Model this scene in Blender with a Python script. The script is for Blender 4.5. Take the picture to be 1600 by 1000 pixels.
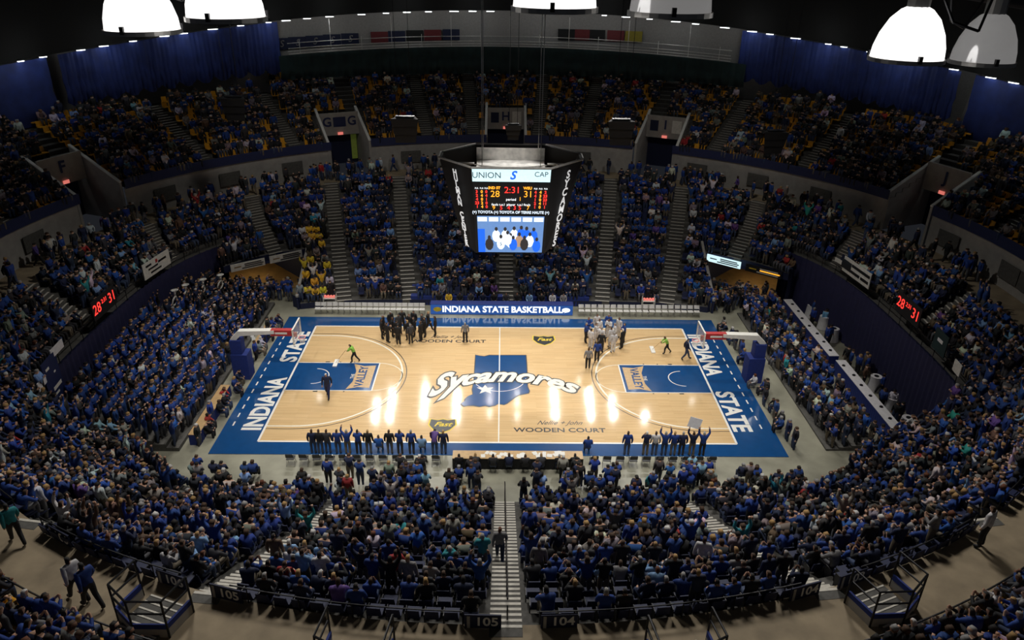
import bpy, bmesh, math, random
import numpy as np
from mathutils import Vector, Matrix
random.seed(7); rng = np.random.default_rng(7)
scn = bpy.context.scene
for o in list(bpy.data.objects): bpy.data.objects.remove(o)
C = scn.collection

# ------------------------------------------------------------ camera, light, exposure
cam_d = bpy.data.cameras.new('camera'); cam = bpy.data.objects.new('camera', cam_d); C.objects.link(cam); scn.camera = cam
CAM = Vector((0.0537, -43.975, 26.213)); YAW, PITCH, ROLL, FPX = 0.0173, 0.4592, 0.016, 1153.4
Fv = Vector((math.sin(YAW)*math.cos(PITCH), math.cos(YAW)*math.cos(PITCH), -math.sin(PITCH)))
R0 = Vector((math.cos(YAW), -math.sin(YAW), 0)); U0 = R0.cross(Fv)
Rv = R0*math.cos(ROLL)+U0*math.sin(ROLL); Uv = -R0*math.sin(ROLL)+U0*math.cos(ROLL)
cam.matrix_world = Matrix(((Rv.x, Uv.x, -Fv.x, CAM.x), (Rv.y, Uv.y, -Fv.y, CAM.y), (Rv.z, Uv.z, -Fv.z, CAM.z), (0, 0, 0, 1)))
cam_d.sensor_fit = 'HORIZONTAL'; cam_d.sensor_width = 36; cam_d.lens = 36*FPX/1600; cam_d.clip_start = .1; cam_d.clip_end = 400
w = bpy.data.worlds.new('world'); scn.world = w; w.use_nodes = True
w.node_tree.nodes['Background'].inputs[0].default_value = (.75, .82, 1, 1)
w.node_tree.nodes['Background'].inputs[1].default_value = .012
scn.view_settings.view_transform = 'Standard'; scn.view_settings.look = 'None'
scn.view_settings.exposure = 0.38; scn.view_settings.gamma = 1
def spot(name, loc, aim, watt, deg, blend=.7, size=.35, col=(1, .97, .92)):
    l = bpy.data.lights.new(name, 'SPOT'); l.energy = watt; l.spot_size = math.radians(deg); l.spot_blend = blend
    l.shadow_soft_size = size; l.color = col
    o = bpy.data.objects.new(name, l); C.objects.link(o); o.location = loc
    o.rotation_euler = (Vector(aim)-Vector(loc)).to_track_quat('-Z', 'Y').to_euler(); return o
# overhead rig: two catwalk rows above the court, and the far catwalk whose lamps mirror in the varnish
for x in (-15, -9, -3, 3, 9, 15):
    spot('court_spotlight', (x, -14, 24.5), (x*.85, -1, 0), 4300, 58)
    spot('court_spotlight', (x, 12, 24.5), (x*.85, 1, 0), 4300, 58)
for x in (-20.6, -15.5, -13.8, -9.7, -5.7, 6.5, 10.9, 13.7, 17.5, 22.4, 1.8, -1.6):
    for yl, zl_ in ((34.0, 22.5), (32.4, 22.9), (30.4, 23.5)):  # extra rows added to stretch each lamp's reflection into a streak
        spot('far_catwalk_spotlight', (x*.98+.4, yl+.5*math.sin(x*7), zl_), (x*.5, -3, 0), 520 if abs(x) > 3 else 110, 46, .6, .3)
for x in (-14, 0, 14):
    spot('stand_spotlight', (x, -10, 25), (x*1.1, -23, 4), 6600, 100, 1, 1.8)
    spot('stand_spotlight', (x, 8, 25), (x*1.1, 19, 4), 1900, 85, 1, 1.2)
for sx in (-1, 1):
    spot('stand_spotlight', (sx*12, 2, 25), (sx*22, 0, 1), 3600, 75, 1)
spot('scoreboard_fill', (.6, -1, 27), (.6, .4, 12), 5200, 24, .5)  # added spot, stands in for overhead lamps shining into the open top
# ------------------------------------------------------------ pixel -> point on a known level
def ray(u, v): return Fv+Rv*((u-800)/FPX)-Uv*((v-500)/FPX)
def atz(u, v, z):
    d = ray(u, v); return CAM+d*((z-CAM.z)/d.z)
def depth(p): return (Vector(p)-CAM).dot(Fv)
def pix(p):
    D = Vector(p)-CAM; c = D.dot(Fv); return 800+FPX*D.dot(Rv)/c, 500-FPX*D.dot(Uv)/c, c

# ------------------------------------------------------------ materials
M = {}
def mat(name, col, rough=.6, metal=0, emit=None, estr=0, var=.12, scale=6, coat=0, alpha=1, trans=0, objcol=False, bump=0):
    m = bpy.data.materials.new(name); m.use_nodes = True; nt = m.node_tree; b = nt.nodes['Principled BSDF']
    b.inputs['Roughness'].default_value = rough; b.inputs['Metallic'].default_value = metal
    b.inputs['Coat Weight'].default_value = coat; b.inputs['Coat Roughness'].default_value = .08
    b.inputs['Alpha'].default_value = alpha; b.inputs['Transmission Weight'].default_value = trans
    tc = nt.nodes.new('ShaderNodeTexCoord'); nz = nt.nodes.new('ShaderNodeTexNoise'); nz.inputs['Scale'].default_value = scale
    nz.inputs['Detail'].default_value = 4
    nt.links.new(tc.outputs['Object'], nz.inputs['Vector'])
    mr = nt.nodes.new('ShaderNodeMapRange'); mr.inputs[1].default_value = .3; mr.inputs[2].default_value = .7
    mr.inputs[3].default_value = 1-var; mr.inputs[4].default_value = 1+var
    nt.links.new(nz.outputs['Fac'], mr.inputs[0])
    mx = nt.nodes.new('ShaderNodeVectorMath'); mx.operation = 'SCALE'
    if objcol:
        oi = nt.nodes.new('ShaderNodeObjectInfo'); nt.links.new(oi.outputs['Color'], mx.inputs[0])
    else: mx.inputs[0].default_value = col[:3]
    nt.links.new(mr.outputs[0], mx.inputs['Scale']); nt.links.new(mx.outputs[0], b.inputs['Base Color'])
    if emit: b.inputs['Emission Color'].default_value = (*emit, 1); b.inputs['Emission Strength'].default_value = estr
    if bump:
        bp = nt.nodes.new('ShaderNodeBump'); bp.inputs['Strength'].default_value = bump
        nt.links.new(nz.outputs['Fac'], bp.inputs['Height']); nt.links.new(bp.outputs[0], b.inputs['Normal'])
    M[name] = m; return m
mat('concrete', (.30, .29, .22), .35, var=.25, scale=.6); mat('tread', (.10, .095, .085), .8, var=.2); mat('walkway', (.30, .235, .15), .8, var=.22, scale=1.2)
mat('wallgrey', (.36, .34, .31), .8, var=.1, scale=2); mat('navywall', (.008, .013, .05), .7); mat('bluewall', (.008, .018, .085), .6)
mat('drape', (.022, .022, .075), .8, scale=3); mat('blackmat', (.006, .006, .007), .7); mat('darkmetal', (.02, .02, .022), .4, .5)
mat('steel', (.55, .53, .5), .35, .9); mat('whitepaint', (.8, .78, .72), .5, var=.05); mat('cream', (.85, .80, .66), .4, var=.05)
mat('courtblue', (.008, .065, .21), .16, var=.06, coat=.5, scale=2); mat('linewhite', (.85, .84, .78), .25, var=.03); mat('ink', (.012, .012, .014), .3, var=.05)
mat('bluecloth', (.012, .03, .19), .8); mat('whitecloth', (.8, .78, .79), .8, var=.08); mat('curtainblue', (.010, .026, .15), .75, var=.25, scale=1.2)
mat('curtaingreen', (.008, .028, .03), .75, var=.3, scale=1); mat('rail', (.012, .012, .014), .45, .4); mat('red', (.45, .03, .03), .5); mat('yellow', (.75, .55, .03), .5)
mat('seatblue', (.010, .016, .06), .65, var=.15); mat('seatyellow', (.78, .37, .02), .45, var=.2); mat('nosing', (.62, .58, .5), .6); mat('tan', (.55, .36, .17), .3)
mat('brown', (.26, .16, .06), .7, scale=1, var=.3); mat('glass', (.9, .95, 1), .05, alpha=.22); mat('plastic', (.75, .75, .75), .15, alpha=.35)
mat('ceilingblack', (.002, .002, .002), .95); mat('wallback', (.30, .285, .275), .85, var=.08); mat('chairwhite', (.72, .70, .66), .45); mat('chairblack', (.02, .02, .022), .5)
mat('domeglow', (.8, .8, .8), .3, emit=(1, .98, .96), estr=1.25, var=.3); mat('lampglow', (.9, .9, .9), .3, emit=(1, .98, .96), estr=5); mat('lampdim', (.6, .6, .6), .12, .6, emit=(1, .97, .95), estr=.12); mat('striplamp', (.9, .9, .9), .3, emit=(.95, 1, 1), estr=3)
mat('ledred', (.3, .01, .01), .4, emit=(1, .04, .03), estr=1.3); mat('ledorange', (.4, .2, 0), .4, emit=(1, .36, .03), estr=1.2); mat('ledwhite', (.5, .5, .5), .4, emit=(.9, .95, 1), estr=1.1)
mat('screenblue', (.02, .05, .2), .4, emit=(.02, .10, .45), estr=.8); mat('screenwhite', (.4, .4, .4), .4, emit=(.72, .85, 1), estr=.95); mat('screendark', (.01, .01, .01), .4, emit=(.06, .05, .05), estr=.5)
mat('screenmid', (.05, .1, .2), .4, emit=(.16, .30, .62), estr=.7); mat('screenroyal', (.02, .05, .2), .4, emit=(.01, .13, .8), estr=.9); mat('screenad', (.4, .5, .5), .4, emit=(.62, .86, .92), estr=.85); mat('screenskin', (.3, .2, .1), .4, emit=(.45, .28, .2), estr=.6)
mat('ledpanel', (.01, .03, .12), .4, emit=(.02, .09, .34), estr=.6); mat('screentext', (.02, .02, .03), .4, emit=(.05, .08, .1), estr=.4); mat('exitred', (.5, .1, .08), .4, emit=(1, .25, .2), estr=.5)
mat('greenlit', (.25, .32, .05), .6, emit=(.35, .45, .08), estr=.04); mat('silver', (.7, .68, .65), .45, .15, var=.3, scale=2); mat('railpale', (.62, .6, .57), .4, .1); mat('letterglow', (.7, .7, .7), .5, emit=(1, 1, 1), estr=.35); mat('maroon', (.16, .02, .025), .6); mat('mustard', (.32, .26, .03), .6); mat('signwhite', (.7, .68, .62), .5); mat('orangecone', (.8, .8, .78), .5)
mat('objcol', (1, 1, 1), .75, objcol=True, var=.18, scale=9)
# varnished maple: narrow strips running the length of the court
m = bpy.data.materials.new('maple'); m.use_nodes = True; nt = m.node_tree; b = nt.nodes['Principled BSDF']; M['maple'] = m
tc = nt.nodes.new('ShaderNodeTexCoord'); br = nt.nodes.new('ShaderNodeTexBrick'); nt.links.new(tc.outputs['Object'], br.inputs['Vector'])
br.inputs['Scale'].default_value = 1; br.inputs['Brick Width'].default_value = 1.6; br.inputs['Row Height'].default_value = .09; br.inputs['Mortar Size'].default_value = .002
br.inputs['Color1'].default_value = (.64, .42, .20, 1); br.inputs['Color2'].default_value = (.72, .50, .25, 1); br.inputs['Mortar'].default_value = (.5, .32, .14, 1)
nz = nt.nodes.new('ShaderNodeTexNoise'); nz.inputs['Scale'].default_value = .5
mp = nt.nodes.new('ShaderNodeMapping'); mp.inputs['Scale'].default_value = (1, 6, 1); nt.links.new(tc.outputs['Object'], mp.inputs[0]); nt.links.new(mp.outputs[0], nz.inputs['Vector'])
mr = nt.nodes.new('ShaderNodeMapRange'); mr.inputs[3].default_value = .9; mr.inputs[4].default_value = 1.1; nt.links.new(nz.outputs['Fac'], mr.inputs[0])
vm = nt.nodes.new('ShaderNodeVectorMath'); vm.operation = 'SCALE'; nt.links.new(br.outputs['Color'], vm.inputs[0]); nt.links.new(mr.outputs[0], vm.inputs['Scale'])
nt.links.new(vm.outputs[0], b.inputs['Base Color']); b.inputs['Roughness'].default_value = .5; b.inputs['Specular IOR Level'].default_value = .15; b.inputs['Coat Weight'].default_value = .8; b.inputs['Coat Roughness'].default_value = .085

# ------------------------------------------------------------ mesh helpers
class MB:
    def __init__(s): s.v = []; s.f = []; s.mi = []
    def quad(s, pts, mi=0):
        n = len(s.v); s.v += [tuple(p) for p in pts]; s.f.append(tuple(range(n, n+len(pts)))); s.mi.append(mi); return s
    def hexa(s, p, mi=0):   # 4 bottom pts ccw, 4 top pts
        n = len(s.v); s.v += [tuple(q) for q in p]
        for f in ((3, 2, 1, 0), (4, 5, 6, 7), (0, 1, 5, 4), (1, 2, 6, 5), (2, 3, 7, 6), (3, 0, 4, 7)):
            s.f.append(tuple(n+i for i in f)); s.mi.append(mi)
        return s
    def box(s, c, d, rz=0, mi=0):
        x, y, z = d[0]/2, d[1]/2, d[2]/2; co, si = math.cos(rz), math.sin(rz)
        P = [(-x, -y, -z), (x, -y, -z), (x, y, -z), (-x, y, -z), (-x, -y, z), (x, -y, z), (x, y, z), (-x, y, z)]
        return s.hexa([(c[0]+a*co-b*si, c[1]+a*si+b*co, c[2]+e) for a, b, e in P], mi)
    def tube(s, a, b, r, n=6, r2=None, mi=0):
        a, b = Vector(a), Vector(b); d = (b-a).normalized(); u = d.orthogonal().normalized(); w_ = d.cross(u); k = len(s.v); r2 = r if r2 is None else r2
        for p, rr in ((a, r), (b, r2)):
            for i in range(n):
                t = 2*math.pi*i/n; s.v.append(tuple(p+u*(rr*math.cos(t))+w_*(rr*math.sin(t))))
        for i in range(n): s.f.append((k+i, k+(i+1) % n, k+n+(i+1) % n, k+n+i)); s.mi.append(mi)
        s.f.append(tuple(k+n-1-i for i in range(n))); s.f.append(tuple(k+n+i for i in range(n))); s.mi += [mi, mi]; return s
    def lathe(s, prof, n=20, org=(0, 0, 0), rip=0, mi=0):
        k = len(s.v)
        for r, z in prof:
            for i in range(n):
                t = 2*math.pi*i/n; q = r*(1+rip*math.cos(t*n/2)); s.v.append((org[0]+q*math.cos(t), org[1]+q*math.sin(t), org[2]+z))
        for j in range(len(prof)-1):
            for i in range(n): s.f.append((k+j*n+i, k+j*n+(i+1) % n, k+(j+1)*n+(i+1) % n, k+(j+1)*n+i)); s.mi.append(mi)
        return s
    def mesh(s, name, mats):
        me = bpy.data.meshes.new(name); me.from_pydata(s.v, [], s.f)
        for m_ in (mats if isinstance(mats, (list, tuple)) else [mats]): me.materials.append(M[m_])
        if len(me.materials) > 1: me.polygons.foreach_set('material_index', s.mi)
        me.update(); return me
    def build(s, name, mats, parent=None, smooth=False):
        me = s.mesh(name, mats)
        if smooth: me.shade_smooth()
        return link(name, me, parent)
def link(name, data, parent=None, loc=None, rz=0):
    o = bpy.data.objects.new(name, data); C.objects.link(o)
    if loc is not None: o.location = loc
    if rz: o.rotation_euler = (0, 0, rz)
    if parent: o.parent = parent
    return o
def tag(o, label, cat=None, group=None, kind=None):
    o['label'] = label
    if cat: o['category'] = cat
    if group: o['group'] = group
    if kind: o['kind'] = kind
    return o
def thing(name, label, cat, loc=(0, 0, 0), rz=0, group=None): return tag(link(name, None, None, loc, rz), label, cat, group)
def struct(o, label): o['kind'] = 'structure'; o['label'] = label; return o
def copy_tree(o, parent=None):
    c = o.copy(); C.objects.link(c); c.parent = parent
    for ch in o.children: copy_tree(ch, c)
    return c
TQ = []
def text(name, s, size, org, xd, yd, m_, parent, align='CENTER', shear=0, bold=0, depth_=.004, warp=None, sx=1):
    cu = bpy.data.curves.new(name, 'FONT'); cu.body = s; cu.size = size; cu.align_x = align; cu.align_y = 'CENTER'; cu.shear = shear; cu.offset = bold; cu.extrude = depth_; cu.resolution_u = 3
    o = bpy.data.objects.new(name, cu); C.objects.link(o); TQ.append((o, name, Vector(org), Vector(xd).normalized()*sx, Vector(yd).normalized(), m_, parent, warp))
def flush_text():
    dg = bpy.context.evaluated_depsgraph_get()
    for o, name, org, xd, yd, m_, parent, warp in TQ:
        me = bpy.data.meshes.new_from_object(o.evaluated_get(dg)); nrm = xd.normalized().cross(yd)
        for v in me.vertices:
            x, y, z = v.co
            if warp: x, y = warp(x, y)
            v.co = org+xd*x+yd*y+nrm*z
        me.materials.clear(); me.materials.append(M[m_]); o2 = link(name, me, parent)
        if parent: o2.matrix_parent_inverse = Matrix.Translation(-parent.location) if parent.rotation_euler.z == 0 else parent.matrix_basis.inverted()
    for t in TQ: bpy.data.objects.remove(t[0])
    TQ.clear()
def poly(name, pts, z, m_, parent=None, h=.004):
    bm = bmesh.new(); f = bm.faces.new([bm.verts.new((x, y, z)) for x, y in pts]); bmesh.ops.triangulate(bm, faces=[f])
    me = bpy.data.meshes.new(name); bm.to_mesh(me); bm.free(); me.materials.append(M[m_])
    if me.polygons and me.polygons[0].normal.z < 0: me.flip_normals()
    return link(name, me, parent)
ORD = ['zeroth', 'first', 'second', 'third', 'fourth', 'fifth', 'sixth', 'seventh', 'eighth', 'ninth', 'tenth', 'eleventh', 'twelfth', 'thirteenth', 'fourteenth', 'fifteenth', 'sixteenth', 'seventeenth', 'eighteenth', 'nineteenth', 'twentieth']
def ordn(n):
    if n <= 20: return ORD[n]
    t = {2: 'twenty', 3: 'thirty', 4: 'forty', 5: 'fifty', 6: 'sixty', 7: 'seventy'}[n//10]
    return t+'-'+ORD[n % 10] if n % 10 else {2: 'twentieth', 3: 'thirtieth', 4: 'fortieth', 5: 'fiftieth', 6: 'sixtieth', 7: 'seventieth'}[n//10]

# ------------------------------------------------------------ the bowl: level rows on rounded rings
CX, CY = .4, -.9; NROW = 17; UROW = 16
def lring(s): return 1.05*(20.5+7.6*s), 12.6+13.9*s, 4.5-2.4*s
def rpt(par, ph):
    a, b_, n = par; c, s = math.cos(ph), math.sin(ph); r = (abs(c/a)**n+abs(s/b_)**n)**(-1/n); return CX+r*c, CY+r*s
WALLP = (32.1, 29.6, 2.0)
def uring(t): return 32.1+9.6*t, 29.6+9.4*t, 2.0
def zl(k): return .5+6.8*k/NROW
def zu(k, y=0): return (9.9 if y > -12 else 7.45)+5.1*k/UROW
def s_min(x, y):
    if y < -9.3: return 0
    if y > 4 and abs(x-.5) < 16.9: return 0
    if y > 6 and abs(x-.5) < 23.2: return .41
    return .6
PORT = {'F': (125, 300), 'G': (540, 225), 'H': (790, 200), 'I': (1038, 225), 'J': (1432, 318)}
PPHI = {}
for kx, (u, v) in PORT.items():
    p = atz(u, v, 9.9); PPHI[kx] = math.atan2(p.y-CY, p.x-CX)
PW = 1.95/31
def in_portal(ph): return any(abs((ph-q+math.pi) % (2*math.pi)-math.pi) < PW for q in PPHI.values())
def u_rows(ph):
    x, y = rpt(WALLP, ph); return 9 if y < -16 else UROW if abs(x) < 17.5 else UROW-3
NPH = 300; PHS = [2*math.pi*i/NPH for i in range(NPH)]
st = MB()
act = [[False]*NROW for _ in range(NPH)]
for i in range(NPH):
    for k in range(NROW):
        x, y = rpt(lring((k+.5)/NROW), (PHS[i]+math.pi/NPH)); act[i][k] = (k+.5)/NROW > s_min(x, y)
TUN = {}
for i in range(NPH):
    p0, p1 = PHS[i], PHS[i]+2*math.pi/NPH
    for k in range(NROW):
        if not act[i][k]: continue
        A0, A1 = rpt(lring(k/NROW), p0), rpt(lring(k/NROW), p1); B0, B1 = rpt(lring((k+1)/NROW), p0), rpt(lring((k+1)/NROW), p1); z = zl(k)
        st.quad([(*A0, z), (*A1, z), (*B1, z), (*B0, z)][::-1] if False else [(*A1, z), (*A0, z), (*B0, z), (*B1, z)][::-1])
        first = k == 0 or not act[i][k-1]; zb = 0 if first else zl(k-1); mi = 1 if first else 0
        if first and 5 < k < 9 and A0[1] > 4:
            sd = 1 if A0[0] > 0 else -1; TUN.setdefault(sd, []).append((i, k)); zb = 2.75
        st.quad([(*A0, zb), (*A1, zb), (*A1, z), (*A0, z)], mi)
        for j, P, Q in ((i-1, A0, B0), ((i+1) % NPH, A1, B1)):
            if not act[j][k]: st.quad([(*P, 0), (*Q, 0), (*Q, z+.55), (*P, z+.55)], 1)
    # walkway behind the top row, wall of the upper tier, blue fascia
    A0, A1 = rpt(lring(1), p0), rpt(lring(1), p1); W0, W1 = rpt(WALLP, p0), rpt(WALLP, p1)
    st.quad([(*A0, zl(NROW-1)), (*A1, zl(NROW-1)), (*A1, 7.3), (*A0, 7.3)], 0); st.quad([(*A0, 7.3), (*W0, 7.3), (*W1, 7.3), (*A1, 7.3)][::-1] if False else [(*A1, 7.3), (*A0, 7.3), (*W0, 7.3), (*W1, 7.3)][::-1], 2)
struct(st.build('floor_seating_terrace', ['tread', 'navywall', 'walkway']), 'dark stepped lower seating terrace with tan walkway around the top')
up = MB(); wl = MB(); UA = []
for i in range(NPH):
    p0, p1 = PHS[i], PHS[i]+2*math.pi/NPH; pm = p0+math.pi/NPH; por = in_portal(pm); ur = u_rows(pm)
    W0, W1 = rpt(WALLP, p0), rpt(WALLP, p1)
    if not por:
        zf = zu(0, W0[1]); wl.quad([(*W0, 7.3), (*W1, 7.3), (*W1, zf), (*W0, zf)], 0)
        V0, V1 = rpt((31.95, 29.45, 2), p0), rpt((31.95, 29.45, 2), p1); (wl.quad([(*V0, 9.75), (*V1, 9.75), (*V1, 10.5), (*V0, 10.5)], 1) if zf > 9 else None)
    row = []
    for k in range(UROW):
        on = k < ur and not (por and k < 7); row.append(on)
        if not on: continue
        A0, A1 = rpt(uring(k/UROW), p0), rpt(uring(k/UROW), p1); B0, B1 = rpt(uring((k+1)/UROW), p0), rpt(uring((k+1)/UROW), p1); z = zu(k, W0[1]); zp = zu(max(k-1, 0), W0[1])
        up.quad([(*A0, z), (*A1, z), (*B1, z), (*B0, z)][::-1]); up.quad([(*A0, zp), (*A1, zp), (*A1, z), (*A0, z)])
    if ur > 9:
        Z_ = zu(ur-1, W0[1]); A0, A1 = rpt(uring(ur/UROW), p0), rpt(uring(ur/UROW), p1); B0, B1 = rpt((42.2, 39.4, 2), p0), rpt((42.2, 39.4, 2), p1); up.quad([(*A0, Z_), (*A1, Z_), (*B1, Z_), (*B0, Z_)][::-1])
    UA.append(row)
struct(up.build('floor_upper_terrace', 'tread'), 'dark stepped upper seating terrace'); struct(wl.build('wall_upper_tier', ['wallgrey', 'bluewall']), 'grey wall with dark blue fascia under the upper tier')
# grille panels on the grey wall
for i in range(0, NPH, 9):
    pm = PHS[i]; x, y = rpt((31.93, 29.43, 2), pm)
    if y > -14 and not any(abs((pm-q+math.pi) % (2*math.pi)-math.pi) < PW*1.9 for q in PPHI.values()):
        g = MB().box((0, 0, 0), (1.9, .06, 1.1)); tag(g.build('ventilation_grille', 'tread'), f'dark grille on the grey upper-tier wall, {ordn(i//9+1)} counterclockwise from right', 'grille', 'grilles along the grey wall')
        o = C.objects[-1]; o.location = (x, y, 8.55); o.rotation_euler.z = math.atan2(y-CY, (x-CX)*.85)-math.pi/2
# main concrete floor
g = MB(); n = 64; g.quad([(CX+31.5*math.cos(2*math.pi*i/n), CY+29*math.sin(2*math.pi*i/n), 0) for i in range(n)])
struct(g.build('floor', 'concrete'), 'polished grey green concrete arena floor')
# back wall and ceiling
bk = MB(); ce = MB(); CEI = []
def zedge(x): return 21.15-2.75*(abs(x)/37.5)**2.2
for i in range(NPH):
    p0, p1 = PHS[i], PHS[i]+2*math.pi/NPH; B0, B1 = rpt((42.2, 39.4, 2), p0), rpt((42.2, 39.4, 2), p1)
    if min(B0[1], B1[1]) > -16: bk.quad([(*B0, 13.0), (*B1, 13.0), (*B1, 23), (*B0, 23)])
    E0, E1 = rpt((39.8, 37.9, 2), p0), rpt((39.8, 37.9, 2), p1)
    if min(E0[1], E1[1]) > -16:
        I0, I1 = rpt((36, 34.4, 2), p0), rpt((36, 34.4, 2), p1); J0, J1 = rpt((24, 22, 2), p0), rpt((24, 22, 2), p1); O0, O1 = rpt((42.5, 39.7, 2), p0), rpt((42.5, 39.7, 2), p1)
        ce.quad([(*E0, zedge(E0[0])), (*E1, zedge(E1[0])), (*I1, 27), (*I0, 27)]); ce.quad([(*I0, 27), (*I1, 27), (*J1, 28), (*J0, 28)]); ce.quad([(*E0, zedge(E0[0])), (*E1, zedge(E1[0])), (*O1, zedge(E1[0])+2), (*O0, zedge(E0[0])+2)])
g = MB(); ce.quad([(CX+26*math.cos(2*math.pi*i/n), CY+48*math.sin(2*math.pi*i/n) if math.sin(2*math.pi*i/n) < 0 else CY+24*math.sin(2*math.pi*i/n), 28) for i in range(n)])
struct(bk.build('wall_back', 'wallback'), 'pale ribbed wall behind the upper tier'); struct(ce.build('ceiling', 'ceilingblack'), 'black ceiling sloping down to the curtain line')

# ------------------------------------------------------------ court
court = MB(); court.box((.1, .2, .015), (33.9, 18.1, .03)); ct = struct(court.build('floor_court', 'courtblue'), 'portable basketball court with blue painted apron')
MB().box((0, 0, .033), (28.65, 15.24, .008)).build('playing_surface', 'maple', ct)
def line(x0, y0, x1, y1, wd=.06, z=.043, m_='linewhite', nm='court_line'):
    L_ = math.hypot(x1-x0, y1-y0); MB().box(((x0+x1)/2, (y0+y1)/2, z), (L_, wd, .004), math.atan2(y1-y0, x1-x0)).build(nm, m_, ct)
def arc(cx, cy, r, a0, a1, wd, z, m_, nm):
    g = MB(); N = 40
    for i in range(N):
        t0, t1 = a0+(a1-a0)*i/N, a0+(a1-a0)*(i+1)/N
        g.quad([(cx+q*math.cos(t), cy+q*math.sin(t), z) for q, t in ((r-wd/2, t0), (r+wd/2, t0), (r+wd/2, t1), (r-wd/2, t1))])
    g.build(nm, m_, ct)
HX, HY = 14.325, 7.62
for sy in (-1, 1): line(-HX, sy*HY, HX, sy*HY, .13)
STATE = [(-1.72, 3.12), (-1.42, 2.98), (-1.07, 2.91), (-0.72, 3.1), (-0.44, 3.09), (1.9, 3.13), (1.92, 1.84), (1.91, 0.23), (1.89, -1.17), (2.0, -1.72), (1.93, -2.02), (1.6, -2.15), (1.28, -2.27), (1.02, -2.57), (0.76, -2.93), (0.51, -3.28), (0.32, -3.42), (-0.05, -3.32), (-0.24, -3.51), (-0.61, -3.67), (-0.86, -3.55), (-1.23, -3.67), (-1.6, -3.56), (-1.98, -3.57), (-2.22, -3.65), (-2.45, -3.39), (-2.37, -3.2), (-2.22, -3.02), (-2.2, -2.76), (-2.03, -2.43), (-1.72, -2.19), (-1.79, -1.59), (-1.71, -0.59), (-1.72, 1.24), (-1.72, 2.34)]
STAR = [(-0.96, -1.02), (-0.78, -1.39), (-0.39, -1.35), (-0.64, -1.67), (-0.54, -2.08), (-0.93, -1.86), (-1.3, -2.13), (-1.17, -1.68), (-1.52, -1.36), (-1.1, -1.37)]
gx, gy = -.05, -.3
poly('state_outline', [(gx+(x-gx)*1.035+.0, gy+(y-gy)*1.03) for x, y in STATE], .0385, 'ink', ct); poly('state_map', STATE, .040, 'courtblue', ct)
line(0, -HY, 0, HY, .07, .0415); arc(0, 0, 1.83, math.pi*1.02, math.pi*1.98, .05, .0418, 'linewhite', 'centre_circle'); poly('star', STAR, .0425, 'cream', ct)
def wsyc(x, y):
    g_ = 1.0+.28*max(0, -(x+2.2))/1.6
    return x, y*g_+.25-.055*(x-.2)**2
text('script_outline', 'Sycamores', 2.5, (.15, .0, .0435), (1, 0, 0), (0, 1, 0), 'ink', ct, shear=.45, bold=.2, depth_=.001, warp=wsyc, sx=.9)
text('script_lettering', 'Sycamores', 2.5, (.15, .0, .047), (1, 0, 0), (0, 1, 0), 'cream', ct, shear=.45, bold=.085, depth_=.001, warp=wsyc, sx=.9)
for (x0, x1, y, yt) in ((1.25, 6.26, -6.3, -5.5), (-6.35, -1.39, 5.25, 5.95)):
    text('court_name', 'WOODEN COURT', .62, ((x0+x1)/2, y, .0415), (1, 0, 0), (0, 1, 0), 'ink', ct, bold=.012, sx=1.08)
    text('signature', 'Nellie + John', .62, ((x0+x1)/2, yt, .0415), (1, 0, 0), (0, 1, 0), 'ink', ct, shear=.6, sx=.85)
for (x, y) in ((-3.5, -5.8), (3.36, 5.6)):
    sh = [(-.75, .62), (-.3, .5), (0, .62), (.3, .5), (.75, .62), (.8, 0), (.5, -.5), (0, -.85), (-.5, -.5), (-.8, 0)]
    poly('badge_border', [(x+a*1.12, y+b_*1.12) for a, b_ in sh], .039, 'yellow', ct); poly('badge', [(x+a, y+b_) for a, b_ in sh], .0405, 'ink', ct)
    text('badge_lettering', 'Fast', .66, (x, y+.05, .043), (1, 0, 0), (0, 1, 0), 'yellow', ct, shear=.4, bold=.015)
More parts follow.
